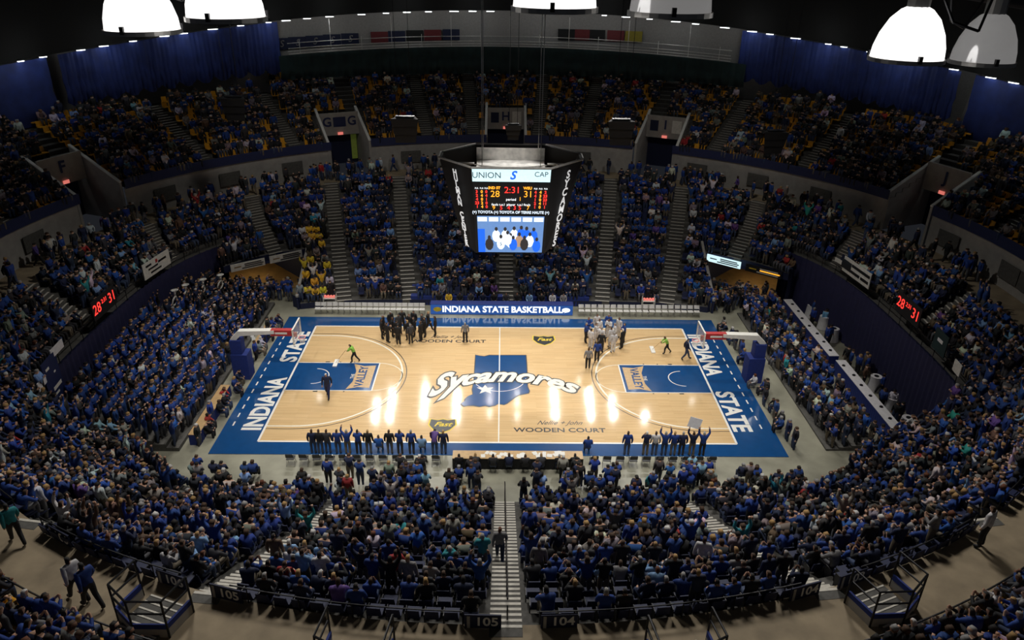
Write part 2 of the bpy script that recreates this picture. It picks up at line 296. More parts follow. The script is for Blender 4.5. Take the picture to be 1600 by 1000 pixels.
for sx in (-1, 1):
    line(sx*HX, -HY, sx*HX, HY, .13)
    MB().box((sx*(HX-2.9), 0, .039), (5.8, 3.66, .004)).build('lane_paint', 'courtblue', ct)
    for sy in (-1, 1):
        line(sx*HX, sy*1.86, sx*(HX-5.85), sy*1.86, .07)
        line(sx*HX, sy*6.02, sx*(HX-1.575), sy*6.02, .1, .0415, 'cream', 'three_point_line'); line(sx*HX, sy*6.32, sx*(HX-1.575), sy*6.32, .05, .0415, 'ink', 'three_point_line')
        for q in (2.1, 3.0, 4.0): MB().box((sx*(HX-q), sy*1.98, .042), (.3 if q < 2.5 else .08, .12, .004)).build('lane_block', 'ink', ct)
    line(sx*(HX-5.82), -1.86, sx*(HX-5.82), 1.86, .08)
    a0 = math.pi/2 if sx > 0 else -math.pi/2
    arc(sx*(HX-1.575), 0, 6.02, a0, a0+math.pi, .12, .0416, 'cream', 'three_point_line'); arc(sx*(HX-1.575), 0, 6.32, a0, a0+math.pi, .06, .0414, 'ink', 'three_point_line')
    arc(sx*(HX-1.575), 0, 1.0, a0, a0+math.pi, .06, .0425, 'linewhite', 'restricted_arc'); arc(sx*(HX-5.8), 0, 1.83, a0, a0+math.pi, .06, .0416, 'cream', 'free_throw_circle')
    # lane emblem: tan trapezoid with letters reading towards the basket
    e = sx*(HX-4.85); poly('lane_emblem', [(e-sx*.75, 1.5), (e-sx*.75, -1.5), (e+sx*.05, -1.4), (e+sx*.8, -1.7), (e+sx*.5, -.7), (e+sx*.5, .7), (e+sx*.8, 1.7), (e+sx*.05, 1.4)][::1 if sx > 0 else -1], .0425, 'tan', ct)
    text('emblem_lettering', 'VALLEY', .8, (e, 0, .046), (0, -sx, 0), (sx, 0, 0), 'courtblue', ct, bold=.02); text('emblem_lettering', 'THE', .34, (e+sx*.62, 0, .046), (0, -sx, 0), (sx, 0, 0), 'cream', ct)
    text('apron_lettering', 'INDIANA', 1.62, (sx*15.05, sx*3.6 if sx > 0 else -3.4, .034), (0, -sx, 0), (sx, 0, 0), 'linewhite', ct, bold=.055, sx=.93)
    text('apron_lettering', 'STATE', 1.62, (sx*15.05, sx*-4.0 if sx > 0 else 4.3, .034), (0, -sx, 0), (sx, 0, 0), 'linewhite', ct, bold=.055, sx=1.02)
    for q in range(14): line(sx*16.35, -6+q*.95, sx*16.35, -5.55+q*.95, .09, .034, 'linewhite', 'dash_line')

# ------------------------------------------------------------ scorer's table with lit front
t = thing('scorer_table', 'long scorer table with lit blue front reading INDIANA STATE BASKETBALL', 'table', (.15, 10.0, 0))
MB().box((0, .35, .43), (11.5, .7, .86)).build('table_body', 'bluecloth', t); MB().box((0, -.03, .45), (11.5, .06, .84)).build('display_panel', 'ledpanel', t); MB().box((0, .33, .88), (11.55, .76, .04)).build('table_top', 'bluecloth', t)
text('display_lettering', 'INDIANA STATE BASKETBALL', .74, (.2, 9.925, .47), (1, 0, 0), (0, 0, 1), 'ledwhite', t, bold=.02, sx=1.0, depth_=.01)
for sx, mm in ((-1, 'yellow'), (1, 'ledwhite')):
    g = MB(); g.quad([(sx*5.2+.34*math.cos(q*math.pi/8), -.075, .47+.2*math.sin(q*math.pi/8)) for q in range(16)]); g.quad([(sx*5.2-.2+.3*q, -.078, .2+.1*(q % 2)) for q in range(2)]+[(sx*5.2+.1, -.078, .34)]); g.build('display_emblem', mm, t)

# ------------------------------------------------------------ centre-hung scoreboard
SX = .6; ZT, ZB = 15.45, 10.1
top = [(-2.24, -2.9), (2.24, -2.9), (4.25, -.65), (4.25, .65), (2.24, 2.9), (-2.24, 2.9), (-4.25, .65), (-4.25, -.65)]
bot = [(-2.06, -2.3), (2.06, -2.3), (2.85, -.65), (2.85, .65), (2.06, 2.3), (-2.06, 2.3), (-2.85, .65), (-2.85, -.65)]
sb = thing('scoreboard', 'black eight-sided centre-hung scoreboard with lit digits and video screen', 'scoreboard', (SX, 0, ZB))
H_ = ZT-ZB; nm8 = ['front_panel', 'side_panel', 'end_panel', 'side_panel', 'back_panel', 'side_panel', 'end_panel', 'side_panel']
for i in range(8):
    j = (i+1) % 8; g = MB(); ins = lambda p, z: (p[0]*.96, p[1]*.96, z)
    g.hexa([(*bot[i], 0), (*bot[j], 0), ins(bot[j], 0), ins(bot[i], 0), (*top[i], H_), (*top[j], H_), ins(top[j], H_), ins(top[i], H_)]); g.build(nm8[i], 'blackmat', sb)
    g = MB().tube((*top[i], H_), (*top[j], H_), .07); g.build('rim_tube', 'railpale', sb)
    MB().tube((*top[i], H_), (top[i][0]*.82, top[i][1]*.82, H_-1.2), .05).build('strut', 'railpale', sb)
MB().box((0, .2, 4.45), (4.2, 4.6, .08)).build('inner_deck', 'silver', sb); MB().box((0, 2.35, 4.1), (4.3, .06, 2.3)).build('inner_backing', 'silver', sb)
for sx in (-1, 1):
    MB().tube((sx*.3, -1.0, H_-.5), (sx*2.2, 1.2, H_-.9), .06).build('brace', 'railpale', sb); MB().tube((sx*4.0, 0, H_-.5), (sx*2.2, 0, H_-.5), .08).build('crossbar', 'railpale', sb)
    for sy in (-1, 1): MB().tube((sx*1.7, sy*1.5, H_-.6), (sx*1.7, sy*1.5, 17.2), .025).build('hoist_cable', 'steel', sb)
def fr(a, v, off=.05):  # a in -1..1 across, v 0 top..1 bottom on the sloping front
    y0 = -2.9+.6*v; hw = 2.24-.18*v; n_ = Vector((0, -H_, -.6)).normalized(); return Vector((SX+a*hw, y0, ZT-H_*v))+n_*off
yd = (fr(0, 0)-fr(0, 1)).normalized()
def panel(nm_, a0, a1, v0, v1, m_, off=.04, par=sb):
    g = MB(); P = [fr(a0, v1, 0), fr(a1, v1, 0), fr(a1, v0, 0), fr(a0, v0, 0)]; Q = [fr(a0, v1, off), fr(a1, v1, off), fr(a1, v0, off), fr(a0, v0, off)]
    o_ = Vector((SX, 0, ZB)); g.hexa([p-o_ for p in P]+[q-o_ for q in Q]); return g.build(nm_, m_, par)
def ft(nm_, s, size, a, v, m_, **k): text(nm_, s, size, fr(a, v, .06), (1, 0, 0), yd, m_, sb, **k)
panel('advert_strip', -1, 1, .015, .15, 'screenad'); panel('digit_board', -.98, .98, .17, .53, 'blackmat', .03); panel('sponsor_strip', -.98, .98, .475, .525, 'blackmat', .045); scr = panel('video_screen', -.92, .92, .55, .985, 'screenmid')
ft('advert_lettering', 'UNION', .5, -.63, .08, 'screentext'); ft('advert_lettering', 'CAP', .42, .76, .065, 'screentext'); ft('advert_emblem', 'S', .7, .03, .08, 'screenroyal', shear=.3, bold=.02)
ft('clock_digits', '2:31', .55, .03, .245, 'ledred'); ft('score_digits', '28', .55, -.42, .29, 'ledorange'); ft('score_digits', '31', .55, .45, .29, 'ledorange')
ft('team_lettering', 'IND ST', .22, -.44, .22, 'ledorange', bold=.01); ft('team_lettering', 'WSU', .22, .43, .22, 'ledorange', bold=.01); ft('caption', 'period', .22, 0, .35, 'ledwhite'); ft('period_digit', '1', .34, .24, .345, 'ledorange')
ft('caption', 'fouls t.o.l  player  t.o.l fouls', .2, .0, .41, 'ledwhite', sx=1.02)
for a, s, mm in ((-.46, '9', 'ledorange'), (-.26, '5', 'ledred'), (-.06, '4', 'ledred'), (.1, '3', 'ledred'), (.24, '5', 'ledred'), (.46, '7', 'ledorange')): ft('foul_digit', s, .36, a, .45 if False else .448, mm)
for a, col in ((-.9, 'ledred'), (-.77, 'ledorange'), (-.65, 'ledred'), (.64, 'ledred'), (.77, 'ledorange'), (.9, 'ledred')):
    ft('caption', 'PLR', .13, a, .225, 'ledwhite')
    for q in range(5): ft('player_digit', str(random.choice([1, 2, 3, 4, 11, 23, 32]) if abs(a) > .85 or a == .64 else random.randint(0, 5)), .24, a, .265+q*.043, col, bold=.008)
ft('sponsor_lettering', '(+) TOYOTA (+) TOYOTA OF TERRE HAUTE (+)', .235, 0, .5, 'screenwhite', bold=.005, sx=.9)
# picture on the video screen: a team huddle
def blob(a, v, ra, rv, m_, off, n_=10):
    o_ = Vector((SX, 0, ZB)); g = MB(); g.quad([fr(a+ra*math.cos(2*math.pi*i/n_), v+rv*math.sin(-2*math.pi*i/n_), off)-o_ for i in range(n_)][::-1]); g.build('screen_figure', m_, sb)
for a in (-.78, -.47, -.16, .15, .46, .77): panel('screen_figure', a-.13, a+.13, .56, .61, 'screenwhite', .0445)
panel('screen_figure', -.92, -.72, .70, .985, 'screenroyal', .044)
for i, (a, v, mm) in enumerate(((-.4, .70, 'screenwhite'), (-.15, .70, 'screenwhite'), (.1, .69, 'screenwhite'), (.3, .68, 'screenroyal'), (.45, .69, 'screenroyal'), (.65, .70, 'screenroyal'), (.0, .77, 'screenwhite'), (.25, .76, 'screenskin'), (.55, .76, 'screenwhite'), (-.6, .80, 'screendark'), (-.27, .79, 'screenwhite'), (.4, .80, 'screendark'), (.75, .82, 'screenroyal'), (.08, .80, 'screenroyal'), (-.08, .74, 'screenwhite'))):
    off = .047+i*.0015; blob(a, v+.085, .12, .075, mm, off); blob(a, v, .045, .025, 'screendark', off+.0007)
text('screen_figure', '5', .3, fr(-.27, .88, .085), (1, 0, 0), yd, 'screentext', sb)
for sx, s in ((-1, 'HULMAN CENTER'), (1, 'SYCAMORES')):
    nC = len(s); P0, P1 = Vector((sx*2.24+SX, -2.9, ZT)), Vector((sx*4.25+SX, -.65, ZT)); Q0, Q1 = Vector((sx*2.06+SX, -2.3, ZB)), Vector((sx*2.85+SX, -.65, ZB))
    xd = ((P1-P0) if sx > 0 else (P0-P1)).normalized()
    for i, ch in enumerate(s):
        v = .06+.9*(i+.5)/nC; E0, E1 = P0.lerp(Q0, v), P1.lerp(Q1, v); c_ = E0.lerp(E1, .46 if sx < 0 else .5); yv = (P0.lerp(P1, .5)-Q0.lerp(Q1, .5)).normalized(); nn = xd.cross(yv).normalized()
        if ch != ' ': text('side_lettering', ch, .5 if sx < 0 else .68, c_+nn*.22, xd, yv, 'letterglow', sb, bold=.02)  # white emission put into the letters so they read on the dark panels

# ------------------------------------------------------------ baskets
for sx in (-1, 1):
    b_ = thing('basketball_hoop', ('white-armed basketball hoop with blue padded base by the student section' if sx < 0 else 'white-armed basketball hoop with blue padded base by the banquet tables'), 'basketball hoop', (sx*17.3, 0, 0), 0 if sx < 0 else math.pi, 'basketball hoops')
    # built facing +x
    MB().box((-.2, 0, .95), (1.1, 1.0, 1.9)).build('base_pad', 'bluecloth', b_); MB().box((-.35, 0, 2.4), (.75, .7, 1.0)).build('upright', 'bluecloth', b_)
    g = MB(); P = [(-.7, 2.95), (-.1, 3.55), (2.3, 3.62), (2.3, 3.38), (.0, 3.2), (-.4, 2.75)]
    for s in (-1, 1): g.quad([(x, s*.22, z) for x, z in (P if s < 0 else P[::-1])])
    for i in range(6): x0, z0 = P[i]; x1, z1 = P[(i+1) % 6]; g.quad([(x0, -.22, z0), (x0, .22, z0), (x1, .22, z1), (x1, -.22, z1)])
    g.build('arm', 'whitepaint', b_); pad = MB().box((2.75, 0, 3.42), (1.4, .36, .42)).build('arm_pad', 'red', b_)
    MB().box((3.75, 0, 3.5), (.05, 1.83, 1.07)).build('backboard', 'glass', b_)
    for z in (2.97, 4.03): MB().box((3.75, 0, z), (.09, 1.9, .06)).build('board_frame', 'whitepaint', b_)
    for s in (-1, 1): MB().box((3.75, s*.92, 3.5), (.09, .06, 1.07)).build('board_frame', 'whitepaint', b_)
    MB().box((3.6, 0, 3.25), (.25, .2, .3)).build('rim_bracket', 'red', b_)
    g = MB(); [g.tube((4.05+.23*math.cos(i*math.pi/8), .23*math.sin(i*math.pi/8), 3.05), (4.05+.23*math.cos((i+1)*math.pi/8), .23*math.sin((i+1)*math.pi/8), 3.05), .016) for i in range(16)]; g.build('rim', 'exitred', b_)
    g = MB()
    for i in range(12):
        t0 = i*math.pi/6
        for d in (-1, 1): g.tube((4.05+.22*math.cos(t0), .22*math.sin(t0), 3.04), (4.05+.13*math.cos(t0+d*.5), .13*math.sin(t0+d*.5), 2.62), .008, 3)
    g.build('net', 'whitepaint', b_)
    MB().box((2.75, -sx*-.185 if sx < 0 else .185, 3.42), (.8, .012, .14)).build('print_line', 'whitepaint', b_)

# ------------------------------------------------------------ curtains, rails, banners, lamps under the ceiling edge
def drape(name, ph0, ph1, ztop, zbot, m_, amp, par, n_=160, rows=7, scallop=.5, nsc=12, swag=.12):
    g = MB(); idx = []
    for j in range(rows+1):
        for i in range(n_+1):
            f_ = i/n_; ph = ph0+(ph1-ph0)*f_; fj = j/rows; a, b__, q = par; rr = amp*math.sin(i*1.9)*(.4+.6*fj)+amp*.5*math.sin(i*.73)
            x, y = rpt((a+rr, b__+rr, q), ph); zt, zb = ztop(x), zbot(x)-scallop*abs(math.sin(f_*nsc*math.pi)); z = zt+(zb-zt)*fj
            if fj > .5: rr2 = swag*math.sin(fj*26+math.sin(i*.9)); x += rr2*math.cos(ph); y += rr2*math.sin(ph)
            g.v.append((x, y, z))
    for j in range(rows):
        for i in range(n_): k = j*(n_+1)+i; g.f.append((k, k+1, k+n_+2, k+n_+1)); g.mi.append(0)
    return g.build(name, m_, smooth=True)
def phx(x, par=(39.6, 37.7, 2)): return math.acos(max(-1, min(1, (x-CX)/par[0])))
CP = (39.6, 37.7, 2); zc = lambda x: 16.05-1.1*(max(0, abs(x)-22)/15)**1.3
tag(drape('curtain', phx(-34.9), phx(-21.9), lambda x: zedge(x)-.1, zc, 'curtainblue', .10, CP), 'long dark blue scalloped curtain hanging at upper left of the stands', 'curtain', 'blue curtains under the ceiling edge')
tag(drape('curtain', math.pi+.35, phx(-35.3), lambda x: zedge(x)-.1, lambda x: 14.3, 'curtainblue', .10, CP, 60, nsc=5), 'short blue curtain end left of the pale gap, at the picture edge', 'curtain', 'blue curtains under the ceiling edge')
tag(drape('curtain', phx(23.4), phx(36.2), lambda x: zedge(x)-.1, zc, 'curtainblue', .10, CP), 'long dark blue scalloped curtain hanging at upper right of the stands', 'curtain', 'blue curtains under the ceiling edge')
tag(drape('curtain', phx(36.7), -.35, lambda x: zedge(x)-.1, lambda x: 14.0, 'curtainblue', .10, CP, 60, nsc=5), 'short blue curtain end right of the pale gap, at the picture edge', 'curtain', 'blue curtains under the ceiling edge')
tag(drape('curtain', phx(-22.2), phx(24.2), lambda x: 17.75-.5*(abs(x)/22)**2, lambda x: 15.1, 'curtaingreen', .09, (39.2, 37.3, 2), 220, 6, .05, 30), 'dark green curtain strung below the catwalk rails across the far side', 'curtain')
t = thing('catwalk_railing', 'silver pipe catwalk railing above the dark green curtain', 'railing', (0, 36, 18))
N = 40
for dz, dr in ((0, 0), (.22, .15), (.5, -.1), (.95, .1)):
    g = MB()
    for i in range(N):
        a0, a1 = phx(-21.5)+(phx(23)-phx(-21.5))*i/N, phx(-21.5)+(phx(23)-phx(-21.5))*(i+1)/N
        q0, q1 = rpt((38.7+dr, 36.8+dr, 2), a0), rpt((38.7+dr, 36.8+dr, 2), a1); g.tube((q0[0], q0[1]-36, 17.85+dz-.45*(abs(q0[0])/22)**2-18), (q1[0], q1[1]-36, 17.85+dz-.45*(abs(q1[0])/22)**2-18), .035, 5)
    g.build('rail_pipe', 'railpale', t)
for i in range(15):
    q = rpt((38.7, 36.8, 2), phx(-20.5)+(phx(22)-phx(-20.5))*i/14); z0 = 17.85-.45*(abs(q[0])/22)**2-18; MB().tube((q[0], q[1]-36, z0), (q[0], q[1]-36, z0+(2.9 if i % 2 else 1.2)), .03, 5).build('post', 'railpale', t)
for i, (u, m_, ltr) in enumerate([(427, 'navywall', 'S'), (440, 'navywall', 'S'), (465, 'navywall', 'S'), (492, 'navywall', 'S'), (519, 'navywall', 'S'), (547, 'navywall', 'S'), (593, 'maroon', ''), (620, 'navywall', ''), (648, 'blackmat', ''), (676, 'maroon', ''), (705, 'navywall', ''), (885, 'blackmat', ''), (908, 'maroon', ''), (932, 'blackmat', ''), (962, 'maroon', ''), (990, 'mustard', '')]):
    d = ray(u, 53+(.00012*(u-800)**2)); tt = 60
    while True:
        q = CAM+d*tt; tt += .05
        if ((q.x-CX)/42)**2+((q.y-CY)/39.2)**2 > 1: break
    o = MB().box((0, 0, 0), (1.75, .05, 1.05)).build('wall_banner', m_); o.location = q; o.rotation_euler.z = math.atan2(q.y-CY, (q.x-CX)*.9)-math.pi/2
    cn = {'navywall': 'dark blue', 'maroon': 'dull red', 'blackmat': 'black', 'mustard': 'yellow'}[m_]
    tag(o, f'small {cn} banner on pale wall above green curtain, {ordn(i+1)} from the left', 'banner', 'banners on the back wall')
    if ltr: text('emblem', ltr, .9, q+Vector((0, -.1, 0)), (1, 0, 0), (0, 0, 1), 'wallback', o, shear=.3)
sl = MB().box((0, 0, 0), (.85, .14, .07)).mesh('strip_light', 'striplamp'); hs = MB().box((0, 0, .07), (.95, .2, .07)).mesh('housing', 'darkmetal')
for i in range(54):
    ph = math.pi*1.02-(math.pi*1.04)*(i+.5+random.uniform(-.25, .25))/54; x, y = rpt((39.4, 37.5, 2), ph); o = link('strip_light', sl, None, (x, y, zedge(x)-.06), ph-math.pi/2); o.scale.x = random.uniform(.5, 1.1)
    if i % 3 == 1:
        l = bpy.data.lights.new('strip_lamp', 'POINT'); l.energy = 38; l.shadow_soft_size = .25; l.color = (.95, 1, 1); link('strip_lamp', l, None, (x*.955, y*.955, zedge(x)-.35))
    link('housing', hs, o); tag(o, f'small white strip light under the ceiling edge, {ordn(i+1)} from the left', 'light', 'strip lights along the ceiling edge')
# pale pillars in the curtain gaps
for nme, x in (('left', -35.1), ('right', 36.45)):
    q = rpt((41, 39, 2), phx(x)); o = MB().hexa([(-.55, -.2, 0), (.55, -.2, 0), (.55, .2, 0), (-.55, .2, 0), (-.08, -.1, 4.4), (.08, -.1, 4.4), (.08, .1, 4.4), (-.08, .1, 4.4)]).build('roof_strut', 'wallback'); o.location = (q[0], q[1], 14); tag(o, f'pale tapering roof strut in the curtain gap at far {nme}', 'strut', 'roof struts')
# high-bay lamps hanging close by, below the roof catwalk
def lamp(label, loc, w_, glow, h=.43, on=True):
    t = thing('high_bay_lamp', label, 'lamp', loc, 0, 'high bay lamps'); r = w_/2
    pr = [(r*1.0, 0), (r*.985, .03), (r*.96, h*.25), (r*.86, h*.5), (r*.66, h*.78), (r*.42, h*.95), (r*.28, h)]
    MB().lathe(pr, 28).build('dome', glow, t, True); MB().lathe([(r*1.04, -.015), (r*1.04, .02), (r*.98, .02), (r*.98, -.015), (r*1.04, -.015)], 28).build('rim', 'steel', t)
    MB().lathe([(r*.97, .0), (.001, -.004)], 28).build('lens', 'lampglow' if on else 'plastic', t); MB().tube((0, 0, h-.02), (0, 0, h+.22), .09, 10).build('socket', 'steel', t); MB().box((0, 0, h+.34), (.24, .22, .26)).build('ballast_box', 'wallgrey', t)
    for a in (0.4, 2.5, 4.6): MB().box((r*1.02*math.cos(a), r*1.02*math.sin(a), .03), (.03, .03, .06)).build('clip', 'darkmetal', t)
    MB().tube((0, 0, h+.45), (0, 0, 27.9-loc[2]), .018, 6).build('hanger', 'darkmetal', t)
    g = MB(); pts = [(-.05, 0, h+.3), (-.28, -.05, h*.7), (-.42, -.05, h*.85), (-.5, 0, h+.4)] if w_ < .58 else [(.05, 0, h+.3), (.22, -.2, h*.75), (.45, -.2, h*.6), (.62, 0, h+.1)]
    for a, b__ in zip(pts, pts[1:]): g.tube(a, b__, .012, 5)
    g.build('cord', 'rail', t)
lamp('brightly lit white dome lamp at upper left, second lamp from left edge side', (-2.98, -37.28, 25.59), .6, 'domeglow'); lamp('pale lit dome lamp cropped by top edge, right of the brightest left lamp', (-2.12, -37.7, 25.73), .6, 'domeglow')
lamp('white dome lamp cropped by the top edge near picture centre', (.42, -38.28, 25.87), .6, 'domeglow'); lamp('dim clear dome lamp cropped by top edge right of centre', (1.28, -38.12, 25.84), .6, 'lampdim', on=False)
lamp('brightly lit white dome lamp at upper right', (3.58, -37.21, 25.44), .6, 'domeglow'); lamp('unlit clear dome lamp with grey ballast box at the far upper right', (4.55, -36.73, 25.37), .55, 'lampdim', on=False)
for lb, P in (('black roof catwalk pipe crossing the upper left corner', [(-6.2, -37.5, 25.75), (-2.9, -37.9, 26.05)]), ('black roof catwalk pipe above the lamps at upper right', [(1.6, -37.2, 26.35), (6.4, -36.2, 25.75)])):
    t = thing('catwalk_pipe', lb, 'pipe', P[0], 0, 'roof catwalk pipes'); d = Vector(P[1])-Vector(P[0]); MB().tube((0, 0, 0), d, .11, 12).build('pipe', 'rail', t, True); MB().tube((0, .1, .25), d+Vector((0, .1, .25)), .05, 10).build('conduit', 'darkmetal', t, True)
    for f_ in (.2, .5, .8): q = d*f_; MB().tube(q, q+Vector((0, 0, 1.8)), .03, 6).build('hanger', 'rail', t)

# ------------------------------------------------------------ hanging loudspeakers
for (x, y, z, s, lb) in ((-7.3, 13, 14.2, 1.0, 'black hanging loudspeaker cluster left of the scoreboard'), (.9, 13, 14.1, .62, 'small black hanging loudspeaker directly behind the scoreboard'), (9.1, 13, 14.2, 1.0, 'black hanging loudspeaker cluster right of the scoreboard'), (-20, 13, 15.6, .9, 'dark hanging loudspeaker at far left before upper seats'), (21, 13, 13.6, .9, 'dark hanging loudspeaker at far right before upper seats')):
    t = thing('loudspeaker', lb, 'loudspeaker', (x, y, z), 0, 'hanging loudspeakers')
    for k in range(3):
        zz = .55*s-.62*s*k; hw = 1.05*s-.1*k; g = MB(); g.hexa([(-hw*.9, -.45*s+.1*k, zz-.3*s), (hw*.9, -.45*s+.1*k, zz-.3*s), (hw*.6, .45*s, zz-.3*s), (-hw*.6, .45*s, zz-.3*s), (-hw, -.5*s+.1*k, zz+.3*s), (hw, -.5*s+.1*k, zz+.3*s), (hw*.65, .45*s, zz+.3*s), (-hw*.65, .45*s, zz+.3*s)]); g.build('cabinet', 'blackmat', t)
    MB().box((0, 0, .95*s), (1.4*s, .5*s, .08)).build('rigging_frame', 'darkmetal', t)
    for sx in (-1, 1): MB().tube((sx*.5*s, 0, .95*s), (sx*.5*s, 0, 12), .02, 5).build('cable', 'darkmetal', t)

# ------------------------------------------------------------ portals in the upper tier wall
for kx, ph in PPHI.items():
    W = rpt(WALLP, ph); rz = math.atan2(W[1]-CY, (W[0]-CX)*.86)-math.pi/2
    t = thing('portal', f'grey concrete entrance portal marked {kx} in the upper tier', 'portal', (W[0], W[1], 7.3), rz, 'upper tier portals')
    for sx in (-1, 1):
        g = MB(); g.hexa([(sx*1.95-.1, -.1, 0), (sx*1.95+.1, -.1, 0), (sx*1.95+.1, 4.3, 0), (sx*1.95-.1, 4.3, 0), (sx*1.95-.1, -.1, 3.0), (sx*1.95+.1, -.1, 3.0), (sx*1.95+.1, 4.3, 5.4), (sx*1.95-.1, 4.3, 5.4)]); g.build('side_wall', 'wallgrey', t)
        g = MB(); g.hexa([(sx*1.95-.12, -.12, 3.0), (sx*1.95+.12, -.12, 3.0), (sx*1.95+.12, 4.3, 5.4), (sx*1.95-.12, 4.3, 5.4), (sx*1.95-.12, -.12, 3.1), (sx*1.95+.12, -.12, 3.1), (sx*1.95+.12, 4.3, 5.5), (sx*1.95-.12, 4.3, 5.5)]); g.build('coping', 'whitepaint', t)
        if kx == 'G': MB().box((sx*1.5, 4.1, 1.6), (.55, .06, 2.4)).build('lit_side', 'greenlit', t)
    MB().box((0, 3.2, 4.1), (3.7, .15, 2.1)).build('header', 'wallgrey', t); MB().box((0, 4.25, 1.6), (3.7, .06, 3.2)).build('back_wall', 'navywall', t); MB().box((0, 3.05, 3.2), (.5, .06, .25)).build('exit_sign', 'exitred', t)
    co, si = math.cos(rz), math.sin(rz)
    def tl(s, size, lx, lz, mm): text('letter', s, size, (W[0]+lx*co-3.08*si, W[1]+lx*si+3.08*co, 7.3+lz), (co, si, 0), (0, 0, 1), mm, t, bold=.03)
    tl(kx, 1.2, 0 if kx != 'G' else -1.2, 4.3, 'bluewall')
    if kx == 'G': tl('G', 1.2, 1.2, 4.3, 'bluewall'); MB().box((0, 3.1, 4.3), (1.2, .05, .9)).build('poster', 'bluewall', t)
    if kx in 'HI': MB().box((-1.1, 3.1, 4.2), (.8, .05, 1.0)).build('poster', 'navywall', t); MB().box((1.1, 3.1, 4.2), (.9, .05, 1.2)).build('poster', 'signwhite', t)

# ------------------------------------------------------------ end walls: drapes, banners, digit boards
def wallx(y, sx, off=.0, s=.6):  # x of the end wall at y
    a, b_, n_ = lring(s); return CX+sx*(a-off)*max(0, 1-abs((y-CY)/b_)**n_)**(1/n_)
kz = math.ceil(.6*NROW-.5); ZW = zl(kz)
for sx in (-1, 1):
    g = MB(); n_ = 150; ys = [-9.2+(22.0)*i/n_ for i in range(n_+1)]
    for i in range(n_+1):
        for z in (.05, ZW+.1): g.v.append((wallx(ys[i], sx, .25+.07*math.sin(i*1.7), kz/NROW), ys[i], z))
    for i in range(n_): g.f.append((2*i, 2*i+2, 2*i+3, 2*i+1)); g.mi.append(0)
    tag(g.build('drape', 'drape', smooth=True), 'pleated dark navy drape covering the '+('left end wall behind the students' if sx < 0 else 'right end wall behind the banquet tables'), 'drape', 'end wall drapes')
    t = thing('guard_rail', 'thin dark guard rail along the top of the '+('left' if sx < 0 else 'right')+' end wall', 'railing', (0, 0, ZW)); g = MB()
    for i in range(0, n_, 6): g.tube((wallx(ys[i], sx, .1, kz/NROW), ys[i], .75), (wallx(ys[i+6], sx, .1, kz/NROW), ys[i+6], .75), .03, 5)
    g.build('top_rail', 'rail', t)
    for i in range(0, n_+1, 10): MB().tube((wallx(ys[i], sx, .1, kz/NROW), ys[i], 0), (wallx(ys[i], sx, .1, kz/NROW), ys[i], .75), .025, 5).build('post', 'rail', t)
def on_wall(u, v, sx):
    d = ray(u, v); tt = 30
    while tt < 110:
        q = CAM+d*tt; tt += .05
        if -9.2 < q.y < 13 and q.x*sx > wallx(q.y, sx, .45, kz/NROW)*sx: return q.y, q.z
    return 0, 3
def endsign(name, label, cat, sx, uv, w_, h, m_, lines=(), tm='ink', size=.4):
    y, z = on_wall(*uv, sx)
    x0, x1 = wallx(y-w_/2, sx, .45, kz/NROW), wallx(y+w_/2, sx, .45, kz/NROW); ang = math.atan2(w_, x1-x0)
    if sx > 0: ang += math.pi
    c_ = Vector(((x0+x1)/2, y, z)); o = MB().box((0, 0, 0), (w_, .06, h)).build(name, m_); o.location = c_; o.rotation_euler.z = ang; tag(o, label, cat)
    xd = Vector((math.cos(ang), math.sin(ang), 0)); nn = xd.cross(Vector((0, 0, 1)))
    for s, dx, dz, sz, mm in lines:
        if s[0] == '-': MB().box((dx, -.045, dz), (len(s)*sz*.4, .012, sz*.42)).build('print_line', mm, o)
        else: text('lettering', s, sz, c_+xd*dx+Vector((0, 0, dz))+nn*.05, xd, (0, 0, 1), mm, o)
    return o
endsign('wall_sign', 'white rectangular advertising sign on the left end wall drape', 'sign', -1, (243, 413), 3.4, 1.15, 'signwhite', [('-----', -1.0, .3, .34, 'ink'), ('----------', -.5, .0, .3, 'ink'), ('-------', .7, .15, .36, 'ink'), ('------------', -.2, -.3, .28, 'ink'), ('-', .0, .3, .6, 'red')])
endsign('wall_sign', 'white advertising sign with black square logo on right end wall drape', 'sign', 1, (1340, 425), 3.6, 1.15, 'signwhite', [('---------', .25, .24, .5, 'ink'), ('---', 1.4, .24, .5, 'ink'), ('------', -.1, -.22, .5, 'ink'), ('-----', 1.15, -.22, .5, 'ink'), ('--', -1.35, 0, 1.6, 'ink')])
for sx, uv in ((-1, (162, 473)), (1, (1420, 483))):
    o = endsign('digit_board', ('small black board with red digits on the left end wall' if sx < 0 else 'small black board with red digits on the right end wall'), 'scoreboard', sx, uv, 3.0, 1.3, 'blackmat', [('28', -.95, 0, .95, 'ledred'), ('2:31', 0, .2, .4, 'ledred'), ('31', .95, 0, .95, 'ledred')])
endsign('small_sign', 'little blue and white sign near the far corner of right drape', 'sign', 1, (1311, 408), .9, .3, 'signwhite'); endsign('fan_banner', 'dark blue fan banner with white outlines hanging on left drape', 'banner', -1, (84, 596), 1.8, 3.0, 'bluewall', [('-----', .2, -.35, .5, 'whitepaint'), ('----', 0, -.7, .3, 'whitepaint'), ('-----', -.1, -1.1, .4, 'whitepaint'), ('---', -.4, 1.0, .35, 'whitepaint'), ('--', .3, .5, .25, 'whitepaint')])
endsign('fan_banner', 'teal lettered banner hanging on the right drape top', 'banner', 1, (1470, 535), 1.5, 1.3, 'curtaingreen', [('---', 0, .1, .5, 'whitecloth')]); endsign('paper_sign', 'small white paper sign below the rail on right drape', 'sign', 1, (1496, 575), .9, .7, 'signwhite')
